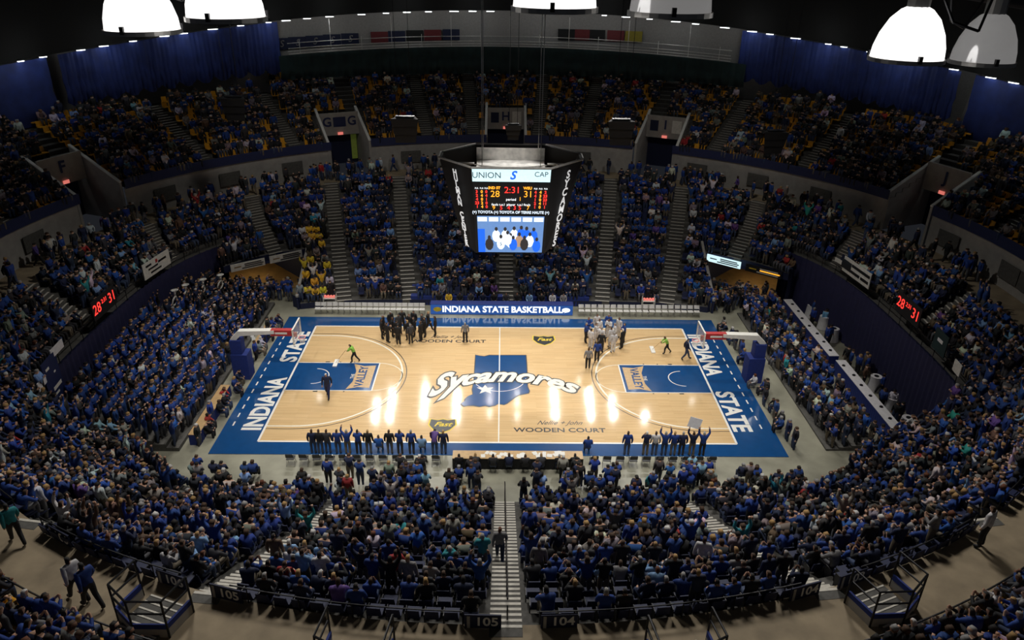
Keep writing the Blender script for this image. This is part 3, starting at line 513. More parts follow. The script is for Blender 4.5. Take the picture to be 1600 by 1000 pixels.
endsign('paper_sign', 'white paper sign on left drape above the fan banner', 'sign', -1, (88, 545), 1.5, .5, 'whitecloth'); endsign('paper_sign', 'white paper sign on left drape near the corner seats', 'sign', -1, (55, 597), 1.3, .5, 'whitecloth')
# tunnels under the corner sections, with signs over the mouth
for sd, cells in TUN.items():
    cells.sort(); p0, p1 = PHS[cells[0][0]], PHS[cells[-1][0]]+2*math.pi/NPH; k = cells[0][1]
    A0, A1 = Vector((*rpt(lring(k/NROW), p0), 0)), Vector((*rpt(lring(k/NROW), p1), 0)); mid = (A0+A1)/2; back = Vector((mid.x-CX, mid.y-CY, 0)).normalized()*5.5
    t = thing('tunnel', ('brown-lit tunnel mouth under the far left corner seats' if sd < 0 else 'brown-lit tunnel mouth under the far right corner seats'), 'tunnel', mid, 0, 'corner tunnels')
    a, b_ = A0-mid, A1-mid; h = Vector((0, 0, 2.75)); MB().quad([a+back, b_+back, b_+back+h, a+back+h]).build('back_wall', 'brown', t); MB().quad([a, b_, b_+back, a+back][::-1]).quad([a+Vector((0, 0, .02)), b_+Vector((0, 0, .02)), b_+back+Vector((0, 0, .9)), a+back+Vector((0, 0, .9))]).build('ramp', 'brown', t)
    MB().quad([a, a+back, a+back+h, a+h]).quad([b_, b_+back, b_+back+h, b_+h]).build('side_wall', 'navywall', t); MB().quad([a+h, b_+h, b_+back+h, a+back+h]).build('lintel', 'navywall', t)
    l = bpy.data.lights.new('tunnel_lamp', 'POINT'); l.energy = 60; l.color = (1, .75, .4); l.shadow_soft_size = .3; link('tunnel_lamp', l, None, mid+back*.4+Vector((0, 0, 2.4)))
    dv = (b_-a); W_ = dv.length; xd = dv.normalized() if (b_-a).cross(Vector((0, 0, 1))).dot(back) < 0 else -dv.normalized(); nn = xd.cross(Vector((0, 0, 1)))
    for q, (fx, lbl, mm, ss) in enumerate(((-.25, 'left', 'signwhite' if sd < 0 else 'screenad', 'Pizza'), (.25, 'right', 'signwhite' if sd < 0 else 'blackmat', 'College'))):
        c_ = mid+xd*(fx*W_*.92)+Vector((0, 0, 3.05))+nn*.12; o = MB().box((0, 0, 0), (W_*.4, .08, .62)).build('advert_board', mm); o.location = c_; o.rotation_euler.z = math.atan2(xd.y, xd.x)
        tag(o, f'{["left-hand","right-hand"][q]} advertising board over the '+('far left' if sd < 0 else 'far right')+' tunnel mouth', 'sign', 'tunnel advertising boards'); [MB().box((dx*W_*.4, -.05, dz), (lw*W_*.4, .012, .09)).build('print_line', pm, o) for dx, dz, lw, pm in ((.15, .15, .5, 'ink' if mm != 'blackmat' else 'whitepaint'), (.18, 0, .55, 'ink' if mm != 'blackmat' else 'ledorange'), (.12, -.16, .6, 'ink' if mm != 'blackmat' else 'whitepaint'), (-.3, .02, .2, 'brown' if mm == 'signwhite' else 'navywall' if mm == 'screenad' else 'yellow'))]

# pale sloping parapets at the ends of the far stand
for sx in (-1, 1):
    g = MB(); xw = .5+sx*16.95; prev = None; base = None
    for q in range(9):
        sp = .44*q/8; a, b_, n_ = lring(sp); y = CY+b_*max(0, 1-abs((xw-CX)/a)**n_)**(1/n_); p = Vector((xw, y, zl(sp*NROW)+.75))
        if base is None: base = Vector((p.x, p.y, 0))
        if prev: A_, B_ = prev-base, p-base; ex = Vector((.11, 0, 0)); dn = Vector((0, 0, -.16)); g.hexa([A_+dn-ex, A_+dn+ex, B_+dn+ex, B_+dn-ex, A_-ex, A_+ex, B_+ex, B_-ex])
        prev = p
    o = thing('stand_parapet', 'pale sloping parapet beside the far '+('left' if sx < 0 else 'right')+' tunnel', 'parapet', base, 0, 'stand parapets'); g.build('coping', 'wallgrey', o)
    w_ = MB(); top_ = prev-base; w_.hexa([(-.08, 0, 0), (.08, 0, 0), (.08, top_.y, 0), (-.08, top_.y, 0), (-.08, 0, .95), (.08, 0, .95), (.08, top_.y, top_.z-.3), (-.08, top_.y, top_.z-.3)]); w_.build('wall_panel', 'navywall', o)
# ------------------------------------------------------------ aisles
def sOf(x, y):
    lo, hi = -.3, 1.6
    for _ in range(26):
        m_ = (lo+hi)/2; a, b_, n_ = lring(m_); n_ = max(n_, 1.9)
        if abs((x-CX)/a)**n_+abs((y-CY)/b_)**n_ > 1: lo = m_
        else: hi = m_
    return m_
AISLES = [('centre', (.35, -13.4), (.3, -27.6), 1.05), ('left', (-7.9, -13.4), (-9.5, -26.6), 1.0), ('right', (9.6, -13.4), (11.1, -26.4), 1.0), ('far left', (-15.6, -12.4), (-17.3, -23.3), 1.0), ('far right', (16.8, -12.4), (18.6, -23.1), 1.0),
          ('f1', (-12.7, 10.9), (-15.7, 22.7), 1.2), ('f2', (-7.5, 11.8), (-9.7, 24.6), 1.2), ('f3', (.5, 11.8), (.5, 25.7), 1.2), ('f4', (8.5, 11.8), (10.4, 24.5), 1.2), ('f5', (13.7, 10.9), (16.7, 22.3), 1.2), ('c1', (-19.2, 15.0), (-22.0, 18.4), 1.2), ('c2', (20.0, 14.8), (22.7, 18.2), 1.2), ('c3', (-25.8, 9.4), (-28.4, 10.6), 1.2), ('c4', (26.6, 9.4), (29.2, 10.6), 1.2), ('c5', (-26.6, -1.5), (-29.6, -1.8), 1.2), ('c6', (27.5, -1.5), (30.4, -1.8), 1.2)]
UAIS = [math.radians(a) for a in (-30, -12, 5, 21, 37, 52, 64, 75.5, 84, 96, 104.5, 116, 128, 143, 159, 175, 192, 210, 233, 307)]
def aisle_x(y, A): f_ = (y-A[1][1])/(A[2][1]-A[1][1]); return A[1][0]+f_*(A[2][0]-A[1][0])
def near_aisle(x, y):
    for A in AISLES:
        P, Q = Vector(A[1]), Vector(A[2]); d = Q-P; t_ = (Vector((x, y))-P).dot(d)/d.length_squared
        if -.12 < t_ < 1.12 and (Vector((x, y))-P-d*t_).length < A[3]/2+.28: return True
    return False
ANM = {'centre': 'straight centre stairs between sections 105 and 104', 'left': 'left aisle stairs between sections 106 and 105', 'right': 'right aisle stairs between sections 104 and 103', 'far left': 'aisle stairs left of section 106', 'far right': 'aisle stairs right of section 103',
       'f1': 'far side aisle stairs beside the yellow-shirted group', 'f2': 'far side aisle stairs left of the scoreboard', 'f3': 'far side aisle stairs straight below the scoreboard', 'f4': 'far side aisle stairs right of the scoreboard', 'f5': 'far side aisle stairs beside the right tunnel', 'c1': 'aisle stairs above the far left tunnel', 'c2': 'aisle stairs above the far right tunnel', 'c3': 'short aisle stairs by left wall sign', 'c4': 'short aisle stairs by right wall sign', 'c5': 'short aisle stairs behind left digit board', 'c6': 'short aisle stairs behind right digit board'}
for A in AISLES:
    P, Q = Vector(A[1]), Vector(A[2]); t = thing('aisle_stairs', 'pale-edged concrete '+ANM[A[0]], 'stairs', (P.x, P.y, 0), 0, 'aisle stairs'); d = (Q-P); nn = d.normalized(); rz = math.atan2(nn.y, nn.x)
    per = 2 if A[0][0] in 'clrf' and not A[0][0:2] in ('c1', 'c2', 'c3', 'c4', 'c5', 'c6') else 2
    smn = s_min(*A[1]); k0 = max(0, math.ceil(smn*NROW-.5)); z_prev = None
    stepm = None; nst = (NROW-k0)*per+1
    for j in range(nst):
        s0 = (k0+j/per)/NROW; z = min(7.3, zl(0)+6.8*s0) ; 
        # position on the line where the ring is s0
        lo, hi = -.2, 1.2
        for _ in range(22):
            mm = (lo+hi)/2; q = P+d*mm
            if sOf(q.x, q.y) < s0: lo = mm
            else: hi = mm
        q = P+d*mm; ln = .46
        if stepm is None:
            stepm = MB().box((ln/2, 0, -.22), (ln, A[3], .46)).mesh('step', 'tread'); nosm = MB().box((.06, 0, .015), (.11, A[3]*.98, .012)).mesh('nosing', 'nosing')
        if s0 > 1.0: continue
        o = link('step', stepm, t, (q.x-P.x, q.y-P.y, z), rz); link('nosing', nosm, o)
    if A[0] == 'centre':
        g = MB(); g.tube((0, .3, 1.5), (0, Q.y-P.y+.6, 8.0), .03, 6); 
        for q in range(8): f_ = q/7.3; g.tube((0, (Q.y-P.y)*f_, zl(0)+6.6*f_), (0, (Q.y-P.y)*f_, zl(0)+6.6*f_+.9), .025, 5)
        g.build('handrail', 'rail', t)
# upper aisles
for i, ph in enumerate(UAIS):
    x0, y0 = rpt(uring(0), ph); ur = u_rows(ph)
    if in_portal(ph): continue
    t = thing('aisle_stairs', f'narrow upper tier aisle stairs, {ordn(i+1)} around from the near right corner', 'stairs', (x0, y0, zu(0, y0)), 0, 'upper aisle stairs'); rz = math.atan2(y0-CY, x0-CX)
    stepm = MB().box((.15, 0, -.1), (.3, 1.15, .2)).mesh('step', 'tread'); nosm = MB().box((.04, 0, .008), (.07, 1.1, .012)).mesh('nosing', 'nosing')
    for j in range(ur*2):
        x, y = rpt(uring(j/2/UROW), ph); o = link('step', stepm, t, (x-x0, y-y0, zu(j/2)-9.9+.02), rz); link('nosing', nosm, o)
def near_uaisle(ph, r): return any(abs((ph-q+math.pi) % (2*math.pi)-math.pi)*r < .8 for q in UAIS)

# ------------------------------------------------------------ people: skinned bodies
JN = ['pel', 'wai', 'che', 'nec', 'hea', 'cro', 'nos', 'sL', 'eL', 'wL', 'hL', 'sR', 'eR', 'wR', 'hR', 'tL', 'kL', 'aL', 'oL', 'tR', 'kR', 'aR', 'oR', 'fL', 'fR']
RAD = dict(pel=.135, wai=.13, che=.15, nec=.06, hea=.09, cro=.075, nos=.02, sL=.075, eL=.052, wL=.036, hL=.042, tL=.1, kL=.07, aL=.048, oL=.042, fL=.018)
for k in 'seawhtkof': 
    if k+'L' in RAD: RAD[k+'R'] = RAD[k+'L']
BASE = dict(pel=(0, 0, .95), wai=(0, 0, 1.1), che=(0, 0, 1.3), nec=(0, 0, 1.47), hea=(0, .02, 1.6), cro=(0, .005, 1.69), nos=(0, .125, 1.585), sL=(-.19, 0, 1.41), eL=(-.26, -.03, 1.14), wL=(-.27, .05, .91), hL=(-.27, .08, .82), fL=(-.23, .13, .80),
            tL=(-.1, 0, .88), kL=(-.11, .03, .49), aL=(-.11, -.02, .09), oL=(-.125, .15, .045))
def mir(d):
    for k in list(d):
        if k[-1] == 'L' and k[:-1]+'R' not in d: x, y, z = d[k]; d[k[:-1]+'R'] = (-x, y, z)
    return d
def pose(**kw): d = dict(BASE); d.update(kw); return mir(d)
POSES = {
 'stand': pose(),
 'clap': pose(eL=(-.25, .1, 1.16), wL=(-.1, .3, 1.25), hL=(-.04, .34, 1.3), fL=(-.02, .38, 1.36)),
 'cheer': pose(eL=(-.33, .05, 1.6), wL=(-.28, .1, 1.84), hL=(-.27, .12, 1.93), fL=(-.22, .14, 1.97)),
 'walk': pose(kL=(-.1, .18, .5), aL=(-.1, .3, .1), oL=(-.11, .46, .08), kR=(.1, -.05, .5), aR=(.1, -.32, .13), oR=(.11, -.2, .045), eL=(-.25, -.14, 1.16), wL=(-.25, -.12, .93), hL=(-.25, -.08, .85), eR=(.25, .06, 1.14), wR=(.24, .2, .95), hR=(.24, .25, .88)),
 'bow': pose(wai=(0, .06, 1.1), che=(0, .24, 1.24), nec=(0, .38, 1.34), hea=(0, .48, 1.4), cro=(0, .55, 1.44), nos=(0, .53, 1.3), sL=(-.19, .3, 1.3), eL=(-.24, .34, 1.05), wL=(-.2, .42, .85), hL=(-.19, .46, .78), fL=(-.15, .48, .74)),
 'push': pose(wai=(0, .05, 1.1), che=(0, .16, 1.27), nec=(0, .24, 1.43), hea=(0, .29, 1.55), cro=(0, .3, 1.64), nos=(0, .4, 1.53), sL=(-.18, .18, 1.37), eL=(-.22, .36, 1.2), wL=(-.1, .5, 1.08), hL=(-.06, .56, 1.05), fL=(-.03, .58, 1.0), kL=(-.1, .2, .5), aL=(-.1, .2, .1), oL=(-.1, .36, .05), kR=(.1, -.1, .5), aR=(.1, -.4, .14), oR=(.1, -.27, .05)),
}
SEAT = dict(pel=(0, -.02, .56), wai=(0, -.03, .72), che=(0, -.01, .92), nec=(0, .02, 1.09), hea=(0, .05, 1.21), cro=(0, .03, 1.3), nos=(0, .15, 1.19), sL=(-.19, 0, 1.03), tL=(-.11, .06, .53), kL=(-.13, .42, .54), aL=(-.13, .4, .12), oL=(-.135, .55, .05))
POSES['sit'] = pose(**SEAT, eL=(-.25, .06, .78), wL=(-.17, .28, .66), hL=(-.12, .36, .64), fL=(-.08, .4, .66))
POSES['sitclap'] = pose(**SEAT, eL=(-.26, .12, .82), wL=(-.1, .32, .93), hL=(-.04, .35, 1.0), fL=(-.02, .38, 1.06))
s2 = dict(SEAT); s2.update(che=(0, .1, .88), nec=(0, .18, 1.02), hea=(0, .25, 1.13), cro=(0, .26, 1.22), nos=(0, .35, 1.1), sL=(-.19, .12, .98)); POSES['lean'] = pose(**s2, eL=(-.25, .3, .74), wL=(-.14, .46, .66), hL=(-.09, .5, .66), fL=(-.05, .52, .66))
ED = [('pel', 'wai'), ('wai', 'che'), ('che', 'nec'), ('nec', 'hea'), ('hea', 'cro'), ('hea', 'nos')]+[(a+s, b_+s) for s in 'LR' for a, b_ in (('s', 'e'), ('e', 'w'), ('w', 'h'), ('h', 'f'), ('t', 'k'), ('k', 'a'), ('a', 'o'))]+[('che', 'sL'), ('che', 'sR'), ('pel', 'tL'), ('pel', 'tR')]
REG = {}
for a, b_ in ED: REG[(a, b_)] = 'skin' if (a in ('hea',) or b_ in ('hea',) or a[0] in 'wh' and a not in ('wai', 'hea') or b_[0] == 'h') else 'shirt' if a in ('pel', 'wai', 'che') and b_[0] != 't' or a[0] in 'se' else 'trousers' if b_[0] in 'tk' or a[0] == 'k' and b_[0] == 'a' else 'shoes'
REG[('pel', 'wai')] = REG[('pel', 'che')] = 'shirt'; REG[('che', 'nec')] = 'shirt'; REG[('nec', 'hea')] = 'skin'
def skin_mesh(P, sub, drop=()):
    names = [j for j in JN if j not in drop]; ix = {j: i for i, j in enumerate(names)}; E = [(a, b_) for a, b_ in ED if a in ix and b_ in ix]+([('pel', 'che')] if 'wai' not in ix else [])
    me = bpy.data.meshes.new('skel'); me.from_pydata([P[j] for j in names], [(ix[a], ix[b_]) for a, b_ in E], []); o = bpy.data.objects.new('skel', me); C.objects.link(o)
    o.modifiers.new('skin', 'SKIN').use_smooth_shade = True
    for j, i in ix.items(): sv = me.skin_vertices[0].data[i]; sv.radius = (RAD[j], RAD[j]); sv.use_root = j == 'pel'
    if sub: sm = o.modifiers.new('sub', 'SUBSURF'); sm.levels = sub; sm.render_levels = sub
    dg = bpy.context.evaluated_depsgraph_get(); out = bpy.data.meshes.new_from_object(o.evaluated_get(dg)); bpy.data.objects.remove(o)
    V = np.array([v.co[:] for v in out.vertices]); F = [tuple(p.vertices) for p in out.polygons]; NV = np.array([v.normal[:] for v in out.vertices])
    reg = []; hd = Vector(P['hea'])
    for f in F:
        c = Vector(V[list(f)].mean(0)); best = None
        for a, b_ in E:
            A_, B_ = Vector(P[a]), Vector(P[b_]); d = B_-A_; t_ = max(0, min(1, (c-A_).dot(d)/max(d.length_squared, 1e-9))); r_ = RAD[a]+(RAD[b_]-RAD[a])*t_; q = (c-A_-d*t_).length/r_
            if best is None or q < best[0]: best = (q, (a, b_))
        r_ = REG[best[1]]
        if best[1][0] == 'hea' or best[1] == ('nec', 'hea'):
            if best[1] != ('hea', 'nos') and (c.z > hd.z+.045 or (c.y < hd.y-.005 and c.z > hd.z-.06)): r_ = 'hair'
        reg.append(r_)
    return V, F, NV, reg
def submesh(name, V, F, NV, reg, which, infl):
    ids = [i for i, r_ in enumerate(reg) if which is None or r_ in which]; used = sorted({v for i in ids for v in F[i]}); mp_ = {v: i for i, v in enumerate(used)}
    me = bpy.data.meshes.new(name); me.from_pydata([tuple(V[v]+NV[v]*infl) for v in used], [], [tuple(mp_[v] for v in F[i]) for i in ids]); me.materials.append(M['objcol']); me.shade_smooth(); return me
PM = {}; LOW = {}
for pn, P in POSES.items():
    V, F, NV, reg = skin_mesh(P, 1)
    PM[pn] = {'person': submesh('body', V, F, NV, reg, None, 0), 'shirt': submesh('shirt', V, F, NV, reg, ('shirt',), .014), 'trousers': submesh('trousers', V, F, NV, reg, ('trousers',), .013), 'shoes': submesh('shoes', V, F, NV, reg, ('shoes',), .012), 'hair': submesh('hair', V, F, NV, reg, ('hair',), .016)}
    V, F, NV, reg = skin_mesh(P, 0, ('nos', 'fL', 'fR', 'oL', 'oR', 'wai')); tri = []; rg = []
    for f, r_ in zip(F, reg):
        for q in range(1, len(f)-1): tri.append((f[0], f[q], f[q+1])); rg.append(('skin', 'shirt', 'trousers', 'shoes', 'hair').index(r_))
    LOW[pn] = (V, np.array(tri), np.array(rg))
SHIRT = {'royal blue': (.010, .044, .225), 'navy': (.008, .015, .052), 'bright blue': (.013, .085, .34), 'black': (.008, .008, .01), 'charcoal': (.035, .035, .04), 'white': (.62, .60, .60), 'grey': (.22, .21, .21), 'light blue': (.22, .38, .62), 'red': (.35, .02, .02), 'yellow': (.72, .45, .03), 'lime green': (.3, .62, .08), 'brown': (.12, .07, .04), 'orange': (.7, .15, .02), 'teal': (.02, .25, .28), 'purple': (.12, .06, .25), 'pink': (.7, .08, .25)}
HAIRS = {'dark': (.012, .009, .007), 'brown': (.06, .03, .014), 'grey': (.3, .29, .28), 'blond': (.4, .24, .09), 'white': (.6, .58, .55), 'auburn': (.13, .04, .015)}
SKINS = [(.52, .30, .20), (.45, .25, .16), (.58, .36, .25), (.2, .1, .06)]; PANTS = [(.02, .02, .025), (.03, .05, .11), (.05, .07, .13), (.012, .012, .014), (.16, .13, .09), (.1, .1, .11)]
CROWD_MIX = (['royal blue']*36+['navy']*18+['bright blue']*5+['black']*18+['charcoal']*8+['white']*5+['grey']*5+['light blue']*2+['red']+['brown']*2+['purple']+['teal'])
UPPER_MIX = (['royal blue']*18+['navy']*20+['black']*26+['charcoal']*16+['white']*5+['grey']*8+['brown']*5+['red', 'light blue'])
HAIR_MIX = ['dark']*11+['brown']*9+['grey']*3+['blond']*3+['white']+['auburn']
USED = set()
def person(pn, loc, face, shirt, label, group=None, hair=None, pants=None, skin=None, sc=1.0):
    d = PM[pn]; o = link('person', d['person'], None, loc, face-math.pi/2); o.scale = (sc, sc, sc); tag(o, label, 'person', group)
    sk = skin or random.choice(SKINS); o.color = (*sk, 1); hr = hair or random.choice(HAIR_MIX)
    for k, col in (('shirt', SHIRT[shirt]), ('trousers', pants or random.choice(PANTS)), ('shoes', (.02, .02, .022)), ('hair', HAIRS[hr])):
        c = link(k, d[k], o); v = random.uniform(.85, 1.15); c.color = (col[0]*v, col[1]*v, col[2]*v, 1)
    return o

# ------------------------------------------------------------ seats and who sits where
def row_pts(par_of, k, nrow, step, frac=.55):
    par = par_of((k+frac)/nrow); pts = [rpt(par, 2*math.pi*i/1440) for i in range(1441)]; acc = 0; out = []; tgt = step/2
    for i in range(1440):
        a, b_ = pts[i], pts[i+1]; L_ = math.hypot(b_[0]-a[0], b_[1]-a[1])
        while acc+L_ >= tgt:
            f_ = (tgt-acc)/L_; ph = 2*math.pi*(i+f_)/1440; tx, ty = b_[0]-a[0], b_[1]-a[1]; out.append((a[0]+tx*f_, a[1]+ty*f_, math.atan2(tx, -ty), ph)); tgt += step   # facing inward
        acc += L_
    return out
def section(x, y):
    n = [aisle_x(y, A) for A in AISLES[:5]]
    return ('left edge stand' if x < n[3] else 'section 106' if x < n[1] else 'section 105' if x < n[0] else 'section 104' if x < n[2] else 'section 103' if x < n[4] else 'right edge stand')
LS, US = [], []
for k in range(NROW):
    for x, y, fa, ph in row_pts(lring, k, NROW, .61):
        if near_aisle(x, y) or (k+.5)/NROW <= s_min(x, y)+.02: continue
        LS.append((x, y, zl(k), fa, k))
for k in range(UROW):
    for x, y, fa, ph in row_pts(uring, k, UROW, .56):
        if near_uaisle(ph, math.hypot(x, y)) or (k < 7 and in_portal(ph)) or k >= u_rows(ph): continue
        if any(k < 7 and abs((ph-q+math.pi) % (2*math.pi)-math.pi) < PW*1.15 for q in PPHI.values()): continue
        US.append((x, y, zu(k, y), fa, k))
def inview(p, mg=12):
    u, v, c = pix(p); return c > 3 and -mg < u < 1600+mg and -mg < v < 1000+mg
LS = [s for s in LS if inview((s[0], s[1], s[2]+.6), 40)]; US = [s for s in US if inview((s[0], s[1], s[2]+.6), 40)]
def seatmesh(m_):
    a = MB().box((0, .02, .43), (.47, .42, .06)).mesh('seat_pan', m_); b_ = MB(); b_.hexa([(-.23, -.26, .45), (.23, -.26, .45), (.23, -.21, .45), (-.23, -.21, .45), (-.21, -.33, .86), (.21, -.33, .86), (.21, -.29, .86), (-.21, -.29, .86)]); b_ = b_.mesh('backrest', m_)
    c = MB().box((-.25, -.05, .3), (.03, .35, .6)).mesh('side_bracket', 'rail'); return a, b_, c
def build_seats(S, m_, cname, grp, lab, n_ind, iname):
    a, b_, c = seatmesh(m_); order = sorted(range(len(S)), key=lambda i: depth(S[i][:3]) if inview((S[i][0], S[i][1], S[i][2]+.6), 0) else 1e6); ind = set(order[:n_ind]); used = {}
    for i in sorted(ind, key=lambda q: S[q][0]):
        x, y, z, fa, k = S[i]; o = link(iname, None, None, (x, y, z), fa-math.pi/2); L_ = lab(x, y, k, S); used[L_] = used.get(L_, 0)+1; tag(o, L_, 'seat', grp); link('seat_pan', a, o); link('backrest', b_, o); link('side_bracket', c, o)
    vs, fs = [], []; base = []
    for me in (a, b_): base.append((np.array([v.co[:] for v in me.vertices]), [tuple(p.vertices) for p in me.polygons]))
    BV = np.vstack([q[0] for q in base]); BF = np.array(base[0][1]+[tuple(v+8 for v in f) for f in base[1][1]]); rest = [S[i] for i in range(len(S)) if i not in ind]; nb = len(BV)
    A_ = np.array(rest)[:, :4].astype(float); th = A_[:, 3]-math.pi/2; co, si = np.cos(th), np.sin(th)
    X = BV[None, :, 0]*co[:, None]-BV[None, :, 1]*si[:, None]+A_[:, 0:1]; Y = BV[None, :, 0]*si[:, None]+BV[None, :, 1]*co[:, None]+A_[:, 1:2]; Z = BV[None, :, 2]+A_[:, 2:3]
    VV = np.stack([X, Y, Z], 2).reshape(-1, 3); FF = (BF[None]+(np.arange(len(rest))*nb)[:, None, None]).reshape(-1, 4)
    me = bpy.data.meshes.new(cname); me.from_pydata(VV.tolist(), [], FF.tolist()); me.materials.append(M[m_]); o = link(cname, me); return o
def nth_from(x, y, S, k):
    # seats between this one and the nearest aisle in its row, counted from the stairs
    best = None
    for nmA, A in zip(('centre stairs', 'left stairs', 'right stairs', 'outer-left stairs', 'outer-right stairs'), AISLES[:5]):
        dx = abs(x-aisle_x(y, A))
        if best is None or dx < best[0]: best = (dx, nmA, 'left' if x < aisle_x(y, A) else 'right')
    return max(1, int(round((best[0]-.55)/.61))+1), best[1], best[2]
def rowname(k): return 'top row' if k == NROW-1 else f'{ordn(NROW-k)} row down'
BUSED = set()
def lab_blue(x, y, k, S):
    if y < -9:
        n, st_, sd = nth_from(x, y, S, k)
        while (lb := f'blue stadium seat, {section(x, y)} {rowname(k)}, {ordn(n)} {sd} of {st_}') in BUSED: n += 1
        BUSED.add(lb); return lb
    return f'blue stadium seat on far side, {ordn(k+1)} row'
tag(build_seats(LS, 'seatblue', 'stadium_seating', 'blue stadium seats near rows', lab_blue, 300, 'blue_seat'), 'rows of blue stadium seats filling the lower stands', 'seats', None, 'stuff')
def corner_name(x, y): return 'bottom left corner' if x < 0 else 'bottom right corner'
UCNT = {}
def lab_yel(x, y, k, S):
    kk = (x < 0, k, y < -10); n = UCNT[kk] = UCNT.get(kk, 0)+1
    if y < -10: return f'yellow stadium seat in {corner_name(x, y)}, {ordn(k+1)} row, {ordn(n)} from left'
    return f'yellow seat in upper {"left" if x < 0 else "right"} tier, {ordn(k+1)} row, {ordn(n)} from left'
tag(build_seats(US, 'seatyellow', 'upper_stadium_seating', 'yellow upper seats', lab_yel, 300, 'yellow_seat'), 'rows of yellow and orange seats across the upper tier', 'seats', None, 'stuff')

crowd = []   # (pose, x, y, z, face, shirt, pants, hair, skin, scale)
def cadd(pn, x, y, z, fa, mix, sc=None): crowd.append((pn, x, y, z, fa, random.choice(mix), random.choice(PANTS), random.choice(HAIR_MIX), random.choice(SKINS), sc or random.uniform(.92, 1.04)))
cand = []
for (x, y, z, fa, k) in LS:
    occ = .9 if y < 0 else .84
    if y < -20 and k >= NROW-2: occ = .5
    if random.random() > occ: continue
    mix = CROWD_MIX
    if y > 8 and -17.5 < x < -13.2 and k < 9: mix = ['yellow']*4+['white', 'grey', 'black', 'black']
    q = random.random()
    stand_f = .34 if y > 0 else .2
    pn = random.choice(['stand', 'clap', 'clap', 'cheer']) if q < stand_f else random.choice(['sit', 'sit', 'sitclap', 'lean'])
    f2 = fa+random.uniform(-.3, .3); ox = .0 if pn in ('sit', 'sitclap', 'lean') else .18
    cand.append((pn, x+ox*math.cos(fa), y+ox*math.sin(fa), z, f2, random.choice(mix), k, 'low'))
for (x, y, z, fa, k) in US:
    if random.random() > (.6 if y > -10 else .8): continue
    pn = random.choice(['stand', 'clap']) if random.random() < .18 else random.choice(['sit', 'sit', 'sitclap', 'lean'])
    cand.append((pn, x, y, z, fa+random.uniform(-.3, .3), random.choice(UPPER_MIX if y > -10 else CROWD_MIX), k, 'up'))
order = sorted(range(len(cand)), key=lambda i: depth(cand[i][1:4]) if inview((cand[i][1], cand[i][2], cand[i][3]+.8), 0) else 1e6)
NIND = 215; ind = set(order[:NIND]); UC2 = {}
for i, (pn, x, y, z, fa, sh, k, tier) in enumerate(cand):
    if i not in ind: crowd.append((pn, x, y, z, fa, sh, random.choice(PANTS), random.choice(HAIR_MIX), random.choice(SKINS), random.uniform(1.0, 1.13))); continue
    hr = random.choice(HAIR_MIX)
    if tier == 'low': n, st_, sd = nth_from(x, y, LS, k)
    if tier == 'low':
        while True:
            lb = f'person in {sh} top, {section(x, y)} {rowname(k)}, {ordn(n)} {sd} of {st_}'
            if lb not in USED: break
            n += 1
        USED.add(lb); gp = 'spectators in the near lower stands'
    else: n = UC2[(x < 0, k)] = UC2.get((x < 0, k), 0)+1; lb = f'person in {sh} top, {corner_name(x, y)} yellow seats, {ordn(k+1)} row, {ordn(n)} from left'; gp = 'spectators in the near upper corners'
    person(pn, (x, y, z), fa, sh, lb, gp, hr, sc=random.uniform(1.03, 1.14))

# ------------------------------------------------------------ floor bleachers at both ends
def bleacher(sx, x0, n_, pitch, rise, y0, y1, lab):
    t = thing('bleacher', lab, 'bleacher', (sx*x0, 0, 0), 0, 'floor bleachers')
    for r_ in range(n_): MB().box((sx*(r_+.5)*pitch, (y0+y1)/2, (r_+1)*rise/2), (pitch, y1-y0, (r_+1)*rise)).build('platform', 'tread', t)
bleacher(-1, 18.6, 10, .72, .24, -8.6, 11.5, 'dark student bleacher packed with standing fans at left end'); bleacher(1, 19.5, 4, .74, .12, -8.2, 10.5, 'dark bleacher of spectators at right end before the blue tables')
STUD = ['royal blue']*40+['bright blue']*8+['navy']*5+['white']*2+['black']*2
for r_ in range(10):
    yy = -8.4
    while yy < 11.3:
        x = -(18.6+(r_+.5)*.72); band = yy > 5.5
        if wallx(yy, -1, .9, kz/NROW) < x: cadd(random.choice(['stand', 'clap', 'clap', 'cheer', 'clap']), x+random.uniform(-.22, .22), yy, (r_+1)*.24, random.uniform(-.6, .6), (['navy']*4+['black']*5+['royal blue']*3) if band else STUD)
        yy += random.uniform(.42, .56)
for r_ in range(4):
    yy = -8
    while yy < 10.3: cadd(random.choice(['stand', 'clap', 'sit', 'clap', 'stand']), 19.5+(r_+.5)*.74+random.uniform(-.2, .2), yy, (r_+1)*.12, math.pi+random.uniform(-.35, .35), CROWD_MIX); yy += random.uniform(.48, .66)
for _ in range(60): cadd(random.choice(['stand', 'clap', 'walk']), random.uniform(17.4, 23), random.uniform(10.6, 14), 0, random.uniform(2, 5), CROWD_MIX)
for _ in range(45): cadd(random.choice(['stand', 'clap', 'walk']), random.uniform(-23, -17.4), random.uniform(11.6, 14), 0, random.uniform(-2, 2), CROWD_MIX+['black']*30)
yy = -8
while yy < 8:   # photographers and staff along both baselines
    for sx in (-1, 1):
        if abs(yy) > 1.0: cadd(random.choice(['sit', 'lean', 'sit', 'stand']), sx*random.uniform(17.2, 17.9), yy, -.12, 0 if sx < 0 else math.pi, ['black']*5+['navy']*3+['white']*2+['royal blue']*4+['grey', 'red'])
    yy += random.uniform(.6, .9)
for _ in range(120): cadd(random.choice(['sit', 'sit', 'stand', 'clap']), random.choice([random.uniform(-17, -1), random.uniform(2, 17.5)]), random.uniform(-13.2, -10.9), 0, math.pi/2, CROWD_MIX)
for _ in range(20): cadd(random.choice(['stand', 'stand', 'walk']), random.uniform(24.6, 26.0), random.uniform(-8, 11), 0, random.uniform(0, 6), CROWD_MIX)
